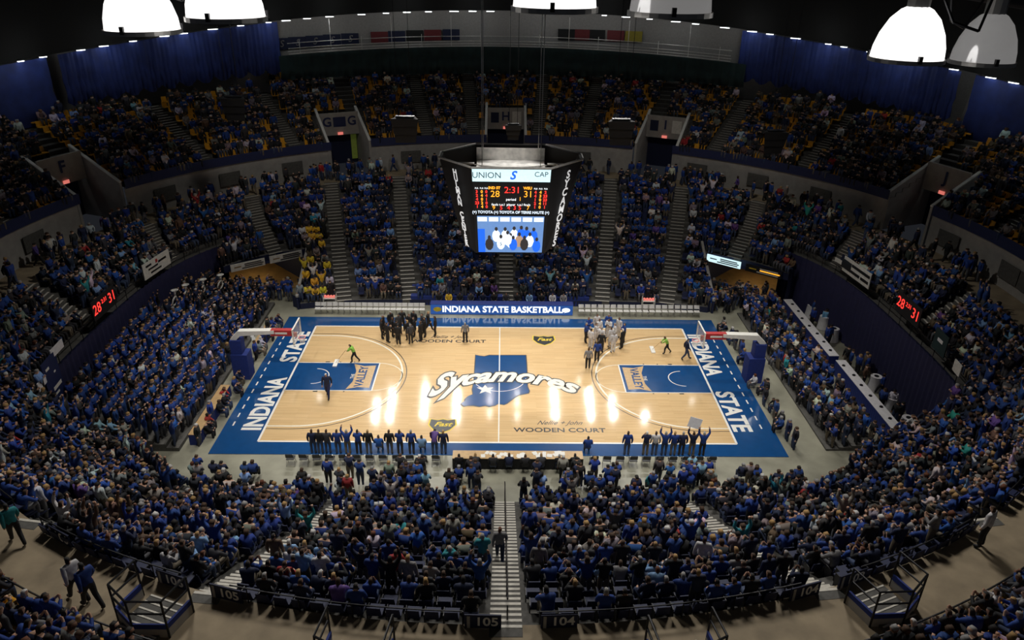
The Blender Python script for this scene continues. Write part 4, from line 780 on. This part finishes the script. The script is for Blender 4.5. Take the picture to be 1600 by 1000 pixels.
for (ph0, n_) in ((0, 46),):
    for _ in range(150):
        ph = random.uniform(-.2, math.pi+.2); x, y = rpt((31.0+random.uniform(-.9, .4), 28.4+random.uniform(-.9, .4), 2), ph); cadd(random.choice(['stand', 'walk']), x, y, 7.3, random.uniform(0, 6.28), CROWD_MIX)
# sousaphones of the band
for i, (x, y, z) in enumerate(((-22.6, 7.6, 2.1), (-23.3, 6.1, 2.3), (-23.6, 4.9, 2.4), (-21.8, 9.0, 1.9))):
    t = thing('sousaphone', f'white sousaphone raised above the band, {ordn(i+1)} from the near side' if False else ['white sousaphone with large ring beside the wall sign', 'white sousaphone in the middle of the band row', 'white sousaphone nearest the student section', 'white sousaphone nearest the left tunnel'][i], 'sousaphone', (x, y, z), random.uniform(-.3, .3), 'sousaphones of the band'); t.scale = (.8, .8, .8)
    g = MB(); [g.tube((.0+.1*math.sin(q*.4), .42*math.cos(q*math.pi/9), 1.2+.42*math.sin(q*math.pi/9)), (.1*math.sin((q+1)*.4), .42*math.cos((q+1)*math.pi/9), 1.2+.42*math.sin((q+1)*math.pi/9)), .07, 7) for q in range(18)]; g.build('coil', 'whitepaint', t, True)
    MB().tube((0, .3, 1.5), (.1, .1, 2.1), .07, 8, .12).build('neck', 'whitepaint', t, True); MB().lathe([(.12, 0), (.18, .12), (.33, .2), (.34, .21), (.16, .1)], 16, (.15, .05, 2.05)).build('bell', 'whitepaint', t, True)

# ------------------------------------------------------------ one mesh for the rest of the crowd
def build_crowd():
    VV, FF, CC = [], [], []; off = 0; groups = {}
    for c in crowd: groups.setdefault(c[0], []).append(c)
    for pn, L_ in groups.items():
        V, T, R_ = LOW[pn]; n_ = len(L_); A_ = np.array([(c[1], c[2], c[3], c[4]-math.pi/2, c[9]) for c in L_]); co, si = np.cos(A_[:, 3]), np.sin(A_[:, 3]); S_ = A_[:, 4:5]
        X = (V[None, :, 0]*co[:, None]-V[None, :, 1]*si[:, None])*S_+A_[:, 0:1]; Y = (V[None, :, 0]*si[:, None]+V[None, :, 1]*co[:, None])*S_+A_[:, 1:2]; Z = V[None, :, 2]*S_+A_[:, 2:3]
        VV.append(np.stack([X, Y, Z], 2).reshape(-1, 3)); FF.append((T[None]+(np.arange(n_)*len(V))[:, None, None]).reshape(-1, 3)+off); off += n_*len(V)
        pal = np.array([[c[8], tuple(q*random.uniform(.8, 1.2) for q in SHIRT[c[5]]), c[6], (.02, .02, .02), HAIRS[c[7]]] for c in L_]); CC.append(pal[:, R_, :].reshape(-1, 3))
    V = np.vstack(VV).astype(np.float32); T = np.vstack(FF).astype(np.int32); Cc = np.vstack(CC).astype(np.float32)
    me = bpy.data.meshes.new('crowd'); me.vertices.add(len(V)); me.vertices.foreach_set('co', V.ravel()); me.loops.add(T.size); me.loops.foreach_set('vertex_index', T.ravel()); me.polygons.add(len(T)); me.polygons.foreach_set('loop_start', np.arange(0, T.size, 3, dtype=np.int32)); me.update(calc_edges=True)
    at = me.attributes.new('tint', 'FLOAT_COLOR', 'FACE'); at.data.foreach_set('color', np.hstack([Cc, np.ones((len(Cc), 1), np.float32)]).ravel())
    m_ = bpy.data.materials.new('crowd_clothes'); m_.use_nodes = True; nt_ = m_.node_tree; a_ = nt_.nodes.new('ShaderNodeAttribute'); a_.attribute_name = 'tint'; b_ = nt_.nodes['Principled BSDF']; nt_.links.new(a_.outputs['Color'], b_.inputs['Base Color']); b_.inputs['Roughness'].default_value = .8
    me.materials.append(m_); me.validate(); print('CROWD', len(crowd), 'tris', len(T)); return link('crowd', me)

# ------------------------------------------------------------ chairs and tables around the court
def chair_proto(m_, nm):
    o = link(nm, None); MB().box((0, .02, .44), (.44, .42, .03)).build('seat', m_, o); b_ = MB(); b_.hexa([(-.22, -.2, .58), (.22, -.2, .58), (.22, -.17, .58), (-.22, -.17, .58), (-.21, -.27, .86), (.21, -.27, .86), (.21, -.24, .86), (-.21, -.24, .86)]); b_.build('backrest', m_, o)
    for s in (-1, 1): MB().tube((s*.22, -.26, .86), (s*.23, .24, 0), .014, 5).build('front_leg', 'steel', o); MB().tube((s*.22, .16, .44), (s*.23, -.26, 0), .014, 5).build('rear_leg', 'steel', o)
    return o
pw = chair_proto('chairwhite', 'folding_chair'); first = True
for side, (x0, x1, n_) in (('left', (-14.7, -6.3, 19)), ('right', (6.6, 16.0, 19))):
    for i in range(n_):
        o = pw if first else copy_tree(pw); first = False; o.location = (x0+(x1-x0)*i/(n_-1), 10.0, 0); o.rotation_euler.z = math.pi+random.uniform(-.06, .06)
        tag(o, f'white folding chair {side} of the scorer table, {ordn(i+1)} from the left end', 'chair', f'white bench chairs {side} of the scorer table')
pb = chair_proto('chairblack', 'folding_chair'); fb = True
xs = [x for x in np.arange(-11.8, 12.6, .75) if not -3.0 < x < 5.2]
for i, x in enumerate(xs):
    o = pb if fb else copy_tree(pb); fb = False; o.location = (x, -9.75, 0); o.rotation_euler.z = random.uniform(-.1, .1); tag(o, f'black folding chair along the near sideline, {ordn(i+1)} from the left', 'chair', 'black near sideline chairs')
def table(name, lab, loc, L_, wd, h, m_top, m_skirt, rz=0, group=None):
    t = thing(name, lab, 'table', loc, rz, group); MB().box((0, 0, h-.02), (L_, wd, .04)).build('table_top', m_top, t); g = MB(); n_ = max(4, int(L_/.12))
    for s in (-1, 1):
        for i in range(n_):
            a, b_ = -L_/2+L_*i/n_, -L_/2+L_*(i+1)/n_; da, db = .02*(i % 2), .02*((i+1) % 2); g.quad([(a, s*(wd/2+da), 0), (b_, s*(wd/2+db), 0), (b_, s*wd/2, h-.04), (a, s*wd/2, h-.04)])
        g.quad([(s*L_/2, -wd/2, 0), (s*L_/2, wd/2, 0), (s*L_/2, wd/2, h-.04), (s*L_/2, -wd/2, h-.04)])
    g.build('table_skirt', m_skirt, t); return t
table('press_table', 'near sideline press table strewn with white papers', (1.1, -9.75, 0), 7.4, .75, .75, 'tan', 'blackmat'); table('press_table', 'blue draped media table in the first row behind scorer table, left part', (-3.6, 12.0, 0), 7.6, .6, .8, 'bluecloth', 'bluecloth', group='far media tables'); table('press_table', 'blue draped media table in the first row behind scorer table, right part', (4.6, 12.0, 0), 5.6, .6, .8, 'bluecloth', 'bluecloth', group='far media tables')
table('press_table', 'raised blue media table in second row, left of centre aisle', (-3.9, 13.3, .4), 7.0, .6, .8, 'bluecloth', 'bluecloth', group='far media tables'); table('press_table', 'raised blue media table in second row, right of centre aisle', (4.6, 13.3, .4), 5.4, .6, .8, 'bluecloth', 'bluecloth', group='far media tables')
table('banquet_table', 'long blue-skirted table with white runner, farther of the two at right end', (23.75, 6.4, 0), 9.6, .7, 1.05, 'whitecloth', 'bluecloth', math.pi/2, 'banquet tables'); table('banquet_table', 'long blue-skirted table with white runner, nearer of the two at right end', (23.95, -3.6, 0), 9.2, .7, 1.05, 'whitecloth', 'bluecloth', math.pi/2, 'banquet tables')
table('serving_table', 'short dark-skirted serving table against the right drape', (26.2, 12.2, 0), 2.6, .7, .95, 'whitecloth', 'navywall', math.pi*.62); table('baseline_table', 'wooden media table along the left baseline', (-17.9, -5.2, 0), 5.6, .6, .75, 'tan', 'bluecloth', math.pi/2); table('baseline_table', 'narrow media table on the left baseline near the far corner', (-17.6, 5.2, 0), 4.0, .5, .75, 'tan', 'bluecloth', math.pi/2)
for i, (x, y) in enumerate(((25.4, 10.1), (25.6, 8.0), (25.5, 5.9), (25.5, -1.2), (25.3, -3.9), (25.2, -6.2))):
    t = thing('cocktail_table', f'tall round cocktail table in white cloth at right end, {ordn(i+1)} from the far tunnel', 'table', (x, y, 0), 0, 'white cocktail tables'); MB().lathe([(.46, .02), (.4, .5), (.36, 1.02), (.37, 1.06)], 32, rip=.05).build('tablecloth', 'whitecloth', t, True); MB().lathe([(.37, 1.06), (.02, 1.06)], 32).build('table_top', 'whitecloth', t); MB().lathe([(.16, 1.07), (.14, 1.1), (.01, 1.1)], 16).build('centrepiece', 'ink', t)
PX = sorted(random.uniform(-1.6, 4.6) for _ in range(26))
for i in range(26): o = MB().box((0, 0, 0), (random.uniform(.2, .32), .3, .012)).build('paper_sheet', 'whitepaint'); o.location = (PX[i], random.uniform(-10.0, -9.5), .757+i*.0005); o.rotation_euler.z = random.uniform(-.5, .5); tag(o, f'white sheet of paper on the near press table, {ordn(i+1)} from left', 'paper', 'papers on the near press table')
for tx, ty in ((23.75, 6.4), (23.95, -3.6)):
    for i in range(7): o = MB().lathe([(.12, 0), (.1, .06), (.02, .07)], 10).build('serving_dish', 'ink'); o.location = (tx+random.uniform(-.12, .12), ty-4+i*1.3, 1.05); tag(o, f'small dark dish on the {"farther" if ty > 0 else "nearer"} banquet table, {ordn(i+1)} from its near end', 'dish', 'dishes on the banquet tables')
for i, (x, lb) in enumerate(((-13.9, 'white and red courtside equipment rack left of far benches'), (12.2, 'white and red courtside equipment rack behind the right bench'))):
    t = thing('ball_rack', lb, 'rack', (x, 11.0, 0), 0, 'ball racks'); [MB().tube((a, b_, 0), (a, b_, 1.2), .03).build('post', 'whitepaint', t) for a in (-.5, .5) for b_ in (-.2, .2)]; MB().box((0, 0, .35), (1, .4, .3)).build('lower_shelf', 'whitepaint', t); MB().box((0, 0, .9), (1, .4, .06)).build('upper_shelf', 'whitepaint', t)
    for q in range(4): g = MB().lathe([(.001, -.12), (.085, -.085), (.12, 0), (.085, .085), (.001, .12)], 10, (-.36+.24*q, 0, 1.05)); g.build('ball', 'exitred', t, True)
for i, (x, y) in enumerate(((-19.0, 3.6), (-18.6, 5.4), (-18.7, 1.8))): tag(MB().lathe([(.22, 0), (.2, .04), (.03, .75), (.001, .76)], 12, (x, y, 0)).build('floor_cone', 'orangecone', None, True), ['white cone on the floor behind the left hoop, middle', 'white cone on the floor behind the left hoop, farthest', 'white cone on the floor behind left hoop, nearest'][i], 'cone', 'white cones')

# ------------------------------------------------------------ people on and around the court
HU = math.pi/2
def P_(pn, x, y, fa, sh, lb, gp=None, z=.04, **k): return person(pn, (x, y, z), fa, sh, lb, gp, **k)
blackp = (.012, .012, .014); whitep = (.6, .58, .57)
for i in range(17):
    a = 2*math.pi*i/11 if i < 11 else 2*math.pi*i/6; r_ = 1 if i < 11 else .5; x, y = -7.3+1.65*r_*math.cos(a), 5.9+1.25*r_*math.sin(a)
    P_(random.choice(['stand', 'lean' if False else 'stand', 'clap']), x, y, math.atan2(5.9-y, -7.3-x), random.choice(['black', 'black', 'black', 'charcoal']), f'person in black in the left team huddle, {"outer" if i < 11 else "inner"} ring, {ordn(i+1 if i < 11 else i-10)} counterclockwise from right', 'left team huddle', pants=blackp)
for i in range(16):
    a = 2*math.pi*i/10 if i < 10 else 2*math.pi*i/6; r_ = 1 if i < 10 else .5; x, y = 7.9+1.45*r_*math.cos(a), 5.2+1.6*r_*math.sin(a); sh = 'royal blue' if i in (4, 5, 0, 2) else 'black' if i in (7, 9) else 'white'
    P_(random.choice(['stand', 'clap']), x, y, math.atan2(5.2-y, 7.9-x), sh, f'person in {sh} in the right team huddle, {"outer" if i < 10 else "inner"} ring, {ordn(i+1 if i < 10 else i-9)} counterclockwise from right', 'right team huddle', pants=whitep if sh == 'white' else blackp)
P_('stand', -2.58, 5.06, HU+.2, 'grey', 'referee in grey shirt standing alone left of the centre line', pants=blackp); P_('stand', 6.24, 1.26, HU, 'grey', 'referee in grey shirt standing below the right huddle', pants=blackp); P_('stand', 6.99, 2.28, HU, 'royal blue', 'person in blue shirt standing just behind the right referee', pants=blackp)
P_('walk', -5.5, 6.9, 0, 'black', 'person in dark suit walking by the scorer table, left one', pants=blackp); P_('stand', -4.9, 6.1, math.pi, 'black', 'person in dark suit standing by the scorer table, nearer one', pants=blackp)
P_('push', -10.3, 1.95, math.pi, 'lime green', 'child in lime green shirt pushing a floor mop in left lane', sc=.88, pants=blackp); P_('push', 12.3, 3.6, math.pi, 'lime green', 'child in lime green shirt pushing a floor mop at right', sc=.86, pants=blackp); P_('walk', 13.5, 2.7, 0, 'navy', 'player in navy warmups walking off under the right hoop')
P_('walk', -11.2, -2.7, -HU, 'navy', 'mascot-like performer in navy and white walking across the left lane', hair='white', sc=1.08, pants=(.01, .02, .09))
for x, y, hx, lb in ((-11.6, 1.75, -10.85, 'wide white floor mop in the left lane'), (11.35, 4.1, 11.8, 'wide white floor mop on the right side of the court')):
    t = thing('floor_mop', lb, 'mop', (x, y, .04), 0, 'floor mops'); MB().box((0, 0, .04), (.3, 1.0, .07)).build('mop_head', 'whitepaint', t); MB().tube((0, 0, .07), (hx-x, (1.95 if x < 0 else 3.6)-y, 1.0), .015, 6).build('handle', 'tan', t)
side = [(489, 'navy', 'stand'), (500, 'black', 'stand'), (512, 'charcoal', 'stand'), (528, 'royal blue', 'stand'), (543, 'royal blue', 'cheer'), (560, 'royal blue', 'clap'), (576, 'black', 'stand'), (592, 'bright blue', 'sit'), (609, 'black', 'stand'), (625, 'royal blue', 'clap'), (643, 'royal blue', 'stand'), (659, 'light blue', 'sit'), (679, 'purple', 'bow'), (693, 'navy', 'stand')]
for i, (u, sh, pn) in enumerate(side): q = atz(u, 712, .04); P_(pn, q.x, -8.75, HU, sh, f'{"seated" if pn == "sit" else "bending" if pn == "bow" else "standing"} person in {sh} at near sideline left of centre, {ordn(i+1)} from left', 'standing row at the near sideline', z=.0)
side2 = [(918, 'royal blue', 'sit'), (979, 'royal blue', 'stand'), (1008, 'navy', 'clap'), (1022, 'white', 'stand'), (1037, 'royal blue', 'cheer'), (1051, 'royal blue', 'stand'), (1064, 'navy', 'stand'), (1080, 'navy', 'cheer'), (1096, 'royal blue', 'cheer')]
for i, (u, sh, pn) in enumerate(side2): q = atz(u, 712, .04); P_(pn, q.x, -8.75, HU, sh, f'{"seated" if pn == "sit" else "standing"} person in {sh} at near sideline right of centre, {ordn(i+1)} from left', 'standing row at the near sideline', z=.0)
q = atz(1080, 712, .04); t = tag(MB().box((0, 0, 0), (.75, .03, .62)).build('hand_sign', 'whitecloth'), 'grey-white hand-held sign raised at the near sideline', 'sign'); t.location = (q.x, -8.6, 2.2); t.rotation_euler = (-.2, .3, 0)
for i, x in enumerate((-2.2, -1.3, -.3, .6, 1.5, 2.4, 3.4, 4.3)): P_('lean' if i % 2 else 'sit', x, -10.5, HU, random.choice(['black', 'black', 'charcoal', 'navy']), f'person at the near press table seen from behind, {ordn(i+1)} from left', 'near press row', z=0)
for i, x in enumerate((-5.0, -4.2, -3.3, -2.4, -1.4, -.5, .5, 1.4, 2.4, 3.4, 4.3, 5.2)): sh = ['black', 'yellow', 'black', 'charcoal', 'navy', 'black', 'charcoal', 'black', 'light blue', 'black', 'white', 'grey'][i]; P_('sit', x, 11.15, -HU, sh, f'person in {sh} seated behind the scorer table, {ordn(i+1)} from left', 'scorer table crew', z=.15)
for i, x in enumerate((-6.5, -4.6, -3.0, -1.8, 3.0, 4.4, 6.3)): sh = random.choice(['white', 'black', 'navy', 'grey']); cadd('sit', x, 12.75, .5, -HU, [sh])
# walkers on the concourse
P_('walk', -13.45, -26.45, 2.6, 'white', 'person in white shirt walking on the concourse beside a man in blue', 'concourse walkers', 7.3, hair='dark', pants=blackp, sc=1.08); P_('walk', -12.85, -26.75, 2.6, 'royal blue', 'person in royal blue shirt walking on the concourse at lower left', 'concourse walkers', 7.3, hair='dark', pants=blackp, sc=1.12)
P_('walk', -16.9, -23.9, 2.4, 'teal', 'person in teal top walking on the concourse at left edge', 'concourse walkers', 7.3, pants=blackp, sc=1.05); P_('stand', 17.4, -23.9, 2.2, 'white', 'person in pale shirt standing on the concourse at right edge', 'concourse walkers', 7.3, pants=blackp, sc=1.1); P_('walk', .1, -21.6, HU, 'grey', 'person in grey jacket and cap descending the centre stairs', None, zl(9.4), hair='auburn', sc=1.05)

# ------------------------------------------------------------ near concourse: number placards, guard frames, front fence
PLC = [('105', (755, 958)), ('104', (873, 958)), ('105', (345, 930)), ('106', (258, 908)), ('104', (1266, 925)), ('103', (1345, 908)), ('103', (1500, 832)), ('106', (100, 828))]
PLL = ['105 placard just left of the centre stairs', '104 placard just right of the centre stairs', '105 placard on the centre side of the left aisle stairs', '106 placard on the outer side of the left aisle stairs', '104 placard on the centre side of the right aisle stairs', '103 placard on the outer side of the right aisle stairs', '103 placard near the right picture edge', '106 placard near the left picture edge']
for (s, (u, v)), lb in zip(PLC, PLL):
    q = atz(u, v, 7.75); ph = math.atan2(q.y-CY, (q.x-CX)*.88); a, b_, n_ = lring(1); x, y = rpt((a+.12, b_+.12, n_), math.atan2(q.y-CY, q.x-CX)); tx = math.atan2(-(x-CX)/a**2, (y-CY)/b_**2); tx = math.atan2((x-CX)*b_*b_, -(y-CY)*a*a) 
    o = MB().box((0, 0, 0), (1.15, .05, .55)).build('section_placard', 'navywall'); o.location = (x, y, 7.6); o.rotation_euler.z = tx; tag(o, 'dark blue '+lb, 'sign', 'section number placards')
    xd = Vector((math.cos(tx), math.sin(tx), 0)); nn = xd.cross(Vector((0, 0, 1))); text('numerals', s, .5, Vector((x, y, 7.6))+nn*.04+xd*.12, xd, (0, 0, 1), 'whitepaint', o, bold=.01); text('numerals', '|', .5, Vector((x, y, 7.62))+nn*.04-xd*.45, xd, (0, 0, 1), 'wallgrey', o, bold=.03)
t = thing('front_fence', 'low black fence along the top edge of the near lower stand', 'railing', (0, -26, 7.3)); a, b_, n_ = lring(1); g = MB(); prev = None
for i in range(90):
    ph = math.pi*1.19+math.pi*.62*i/89; x, y = rpt((a+.05, b_+.05, n_), ph)
    if near_aisle(x, y): prev = None; continue
    if prev: g.tube((prev[0], prev[1]+26, .62), (x, y+26, .62), .025, 5)
    if i % 3 == 0: MB().tube((x, y+26, -.1), (x, y+26, .62), .022, 5).build('post', 'rail', t)
    prev = (x, y)
g.build('top_rail', 'rail', t)
def guard(label, c, rz, wd, dp):
    t = thing('stair_guard', label, 'railing', (c[0], c[1], 7.3), rz, 'black stairwell guards'); pts = [(-wd/2, -dp*.5), (-wd/2, dp*.25), (0, dp*.5), (wd/2, dp*.25), (wd/2, -dp*.5)]
    for p, q in zip(pts, pts[1:]):
        for z in (1.5, 1.0): MB().tube((*p, z), (*q, z), .035, 6).build('rail_bar', 'rail', t)
        MB().hexa([(*p, .35), (*q, .35), (q[0]*.93, q[1]*.93, .35), (p[0]*.93, p[1]*.93, .35), (*p, .55), (*q, .55), (q[0]*.93, q[1]*.93, .55), (p[0]*.93, p[1]*.93, .55)]).build('blue_ledge', 'bluecloth', t); MB().hexa([(*p, 0), (*q, 0), (q[0]*.95, q[1]*.95, 0), (p[0]*.95, p[1]*.95, 0), (*p, .35), (*q, .35), (q[0]*.95, q[1]*.95, .35), (p[0]*.95, p[1]*.95, .35)]).build('kerb_wall', 'wallgrey', t)
    for p in pts: MB().tube((*p, .0), (*p, 1.5), .035, 6).build('post', 'rail', t)
    for k in range(7): o = MB().box((0, -dp*.45+k*.26, .05+.0*k), (wd*.72, .24, .1)).build('step', 'tread', t); MB().box((0, -dp*.45+k*.26-.09, .11), (wd*.7, .06, .012)).build('nosing', 'nosing', o)
for lb, (u, v), wd in (('black stairwell guard with blue ledge on lower left concourse', (235, 958), 2.0), ('black stairwell guard with blue ledge on lower right concourse', (1385, 942), 2.0), ('black stairwell guard cropped by bottom edge left of centre', (555, 1030), 2.0), ('black stairwell guard cropped by bottom edge right of centre', (1070, 1030), 2.0)):
    q = atz(u, v, 7.6); ph = math.atan2(q.y-CY, (q.x-CX)*.85); guard(lb, (q.x, q.y), ph+HU+math.pi, wd, 1.4)
# rail in front of the near upper corner seats
t = thing('upper_rail', 'black guard rail in front of the near upper corner seats', 'railing', (0, -28, 7.3)); g = MB(); prev = None
for i in range(80):
    ph = math.pi*1.16+math.pi*.68*i/79; x, y = rpt((32.0, 29.5, 2), ph)
    if prev: g.tube((prev[0], prev[1]+28, .95), (x, y+28, .95), .03, 5)
    if i % 4 == 0: MB().tube((x, y+28, 0), (x, y+28, .95), .025, 5).build('post', 'rail', t)
    prev = (x, y)
g.build('top_rail', 'rail', t)
tag(build_crowd(), 'packed crowd of spectators, mostly in blue, filling the stands and floor', 'crowd', None, 'stuff')
flush_text()
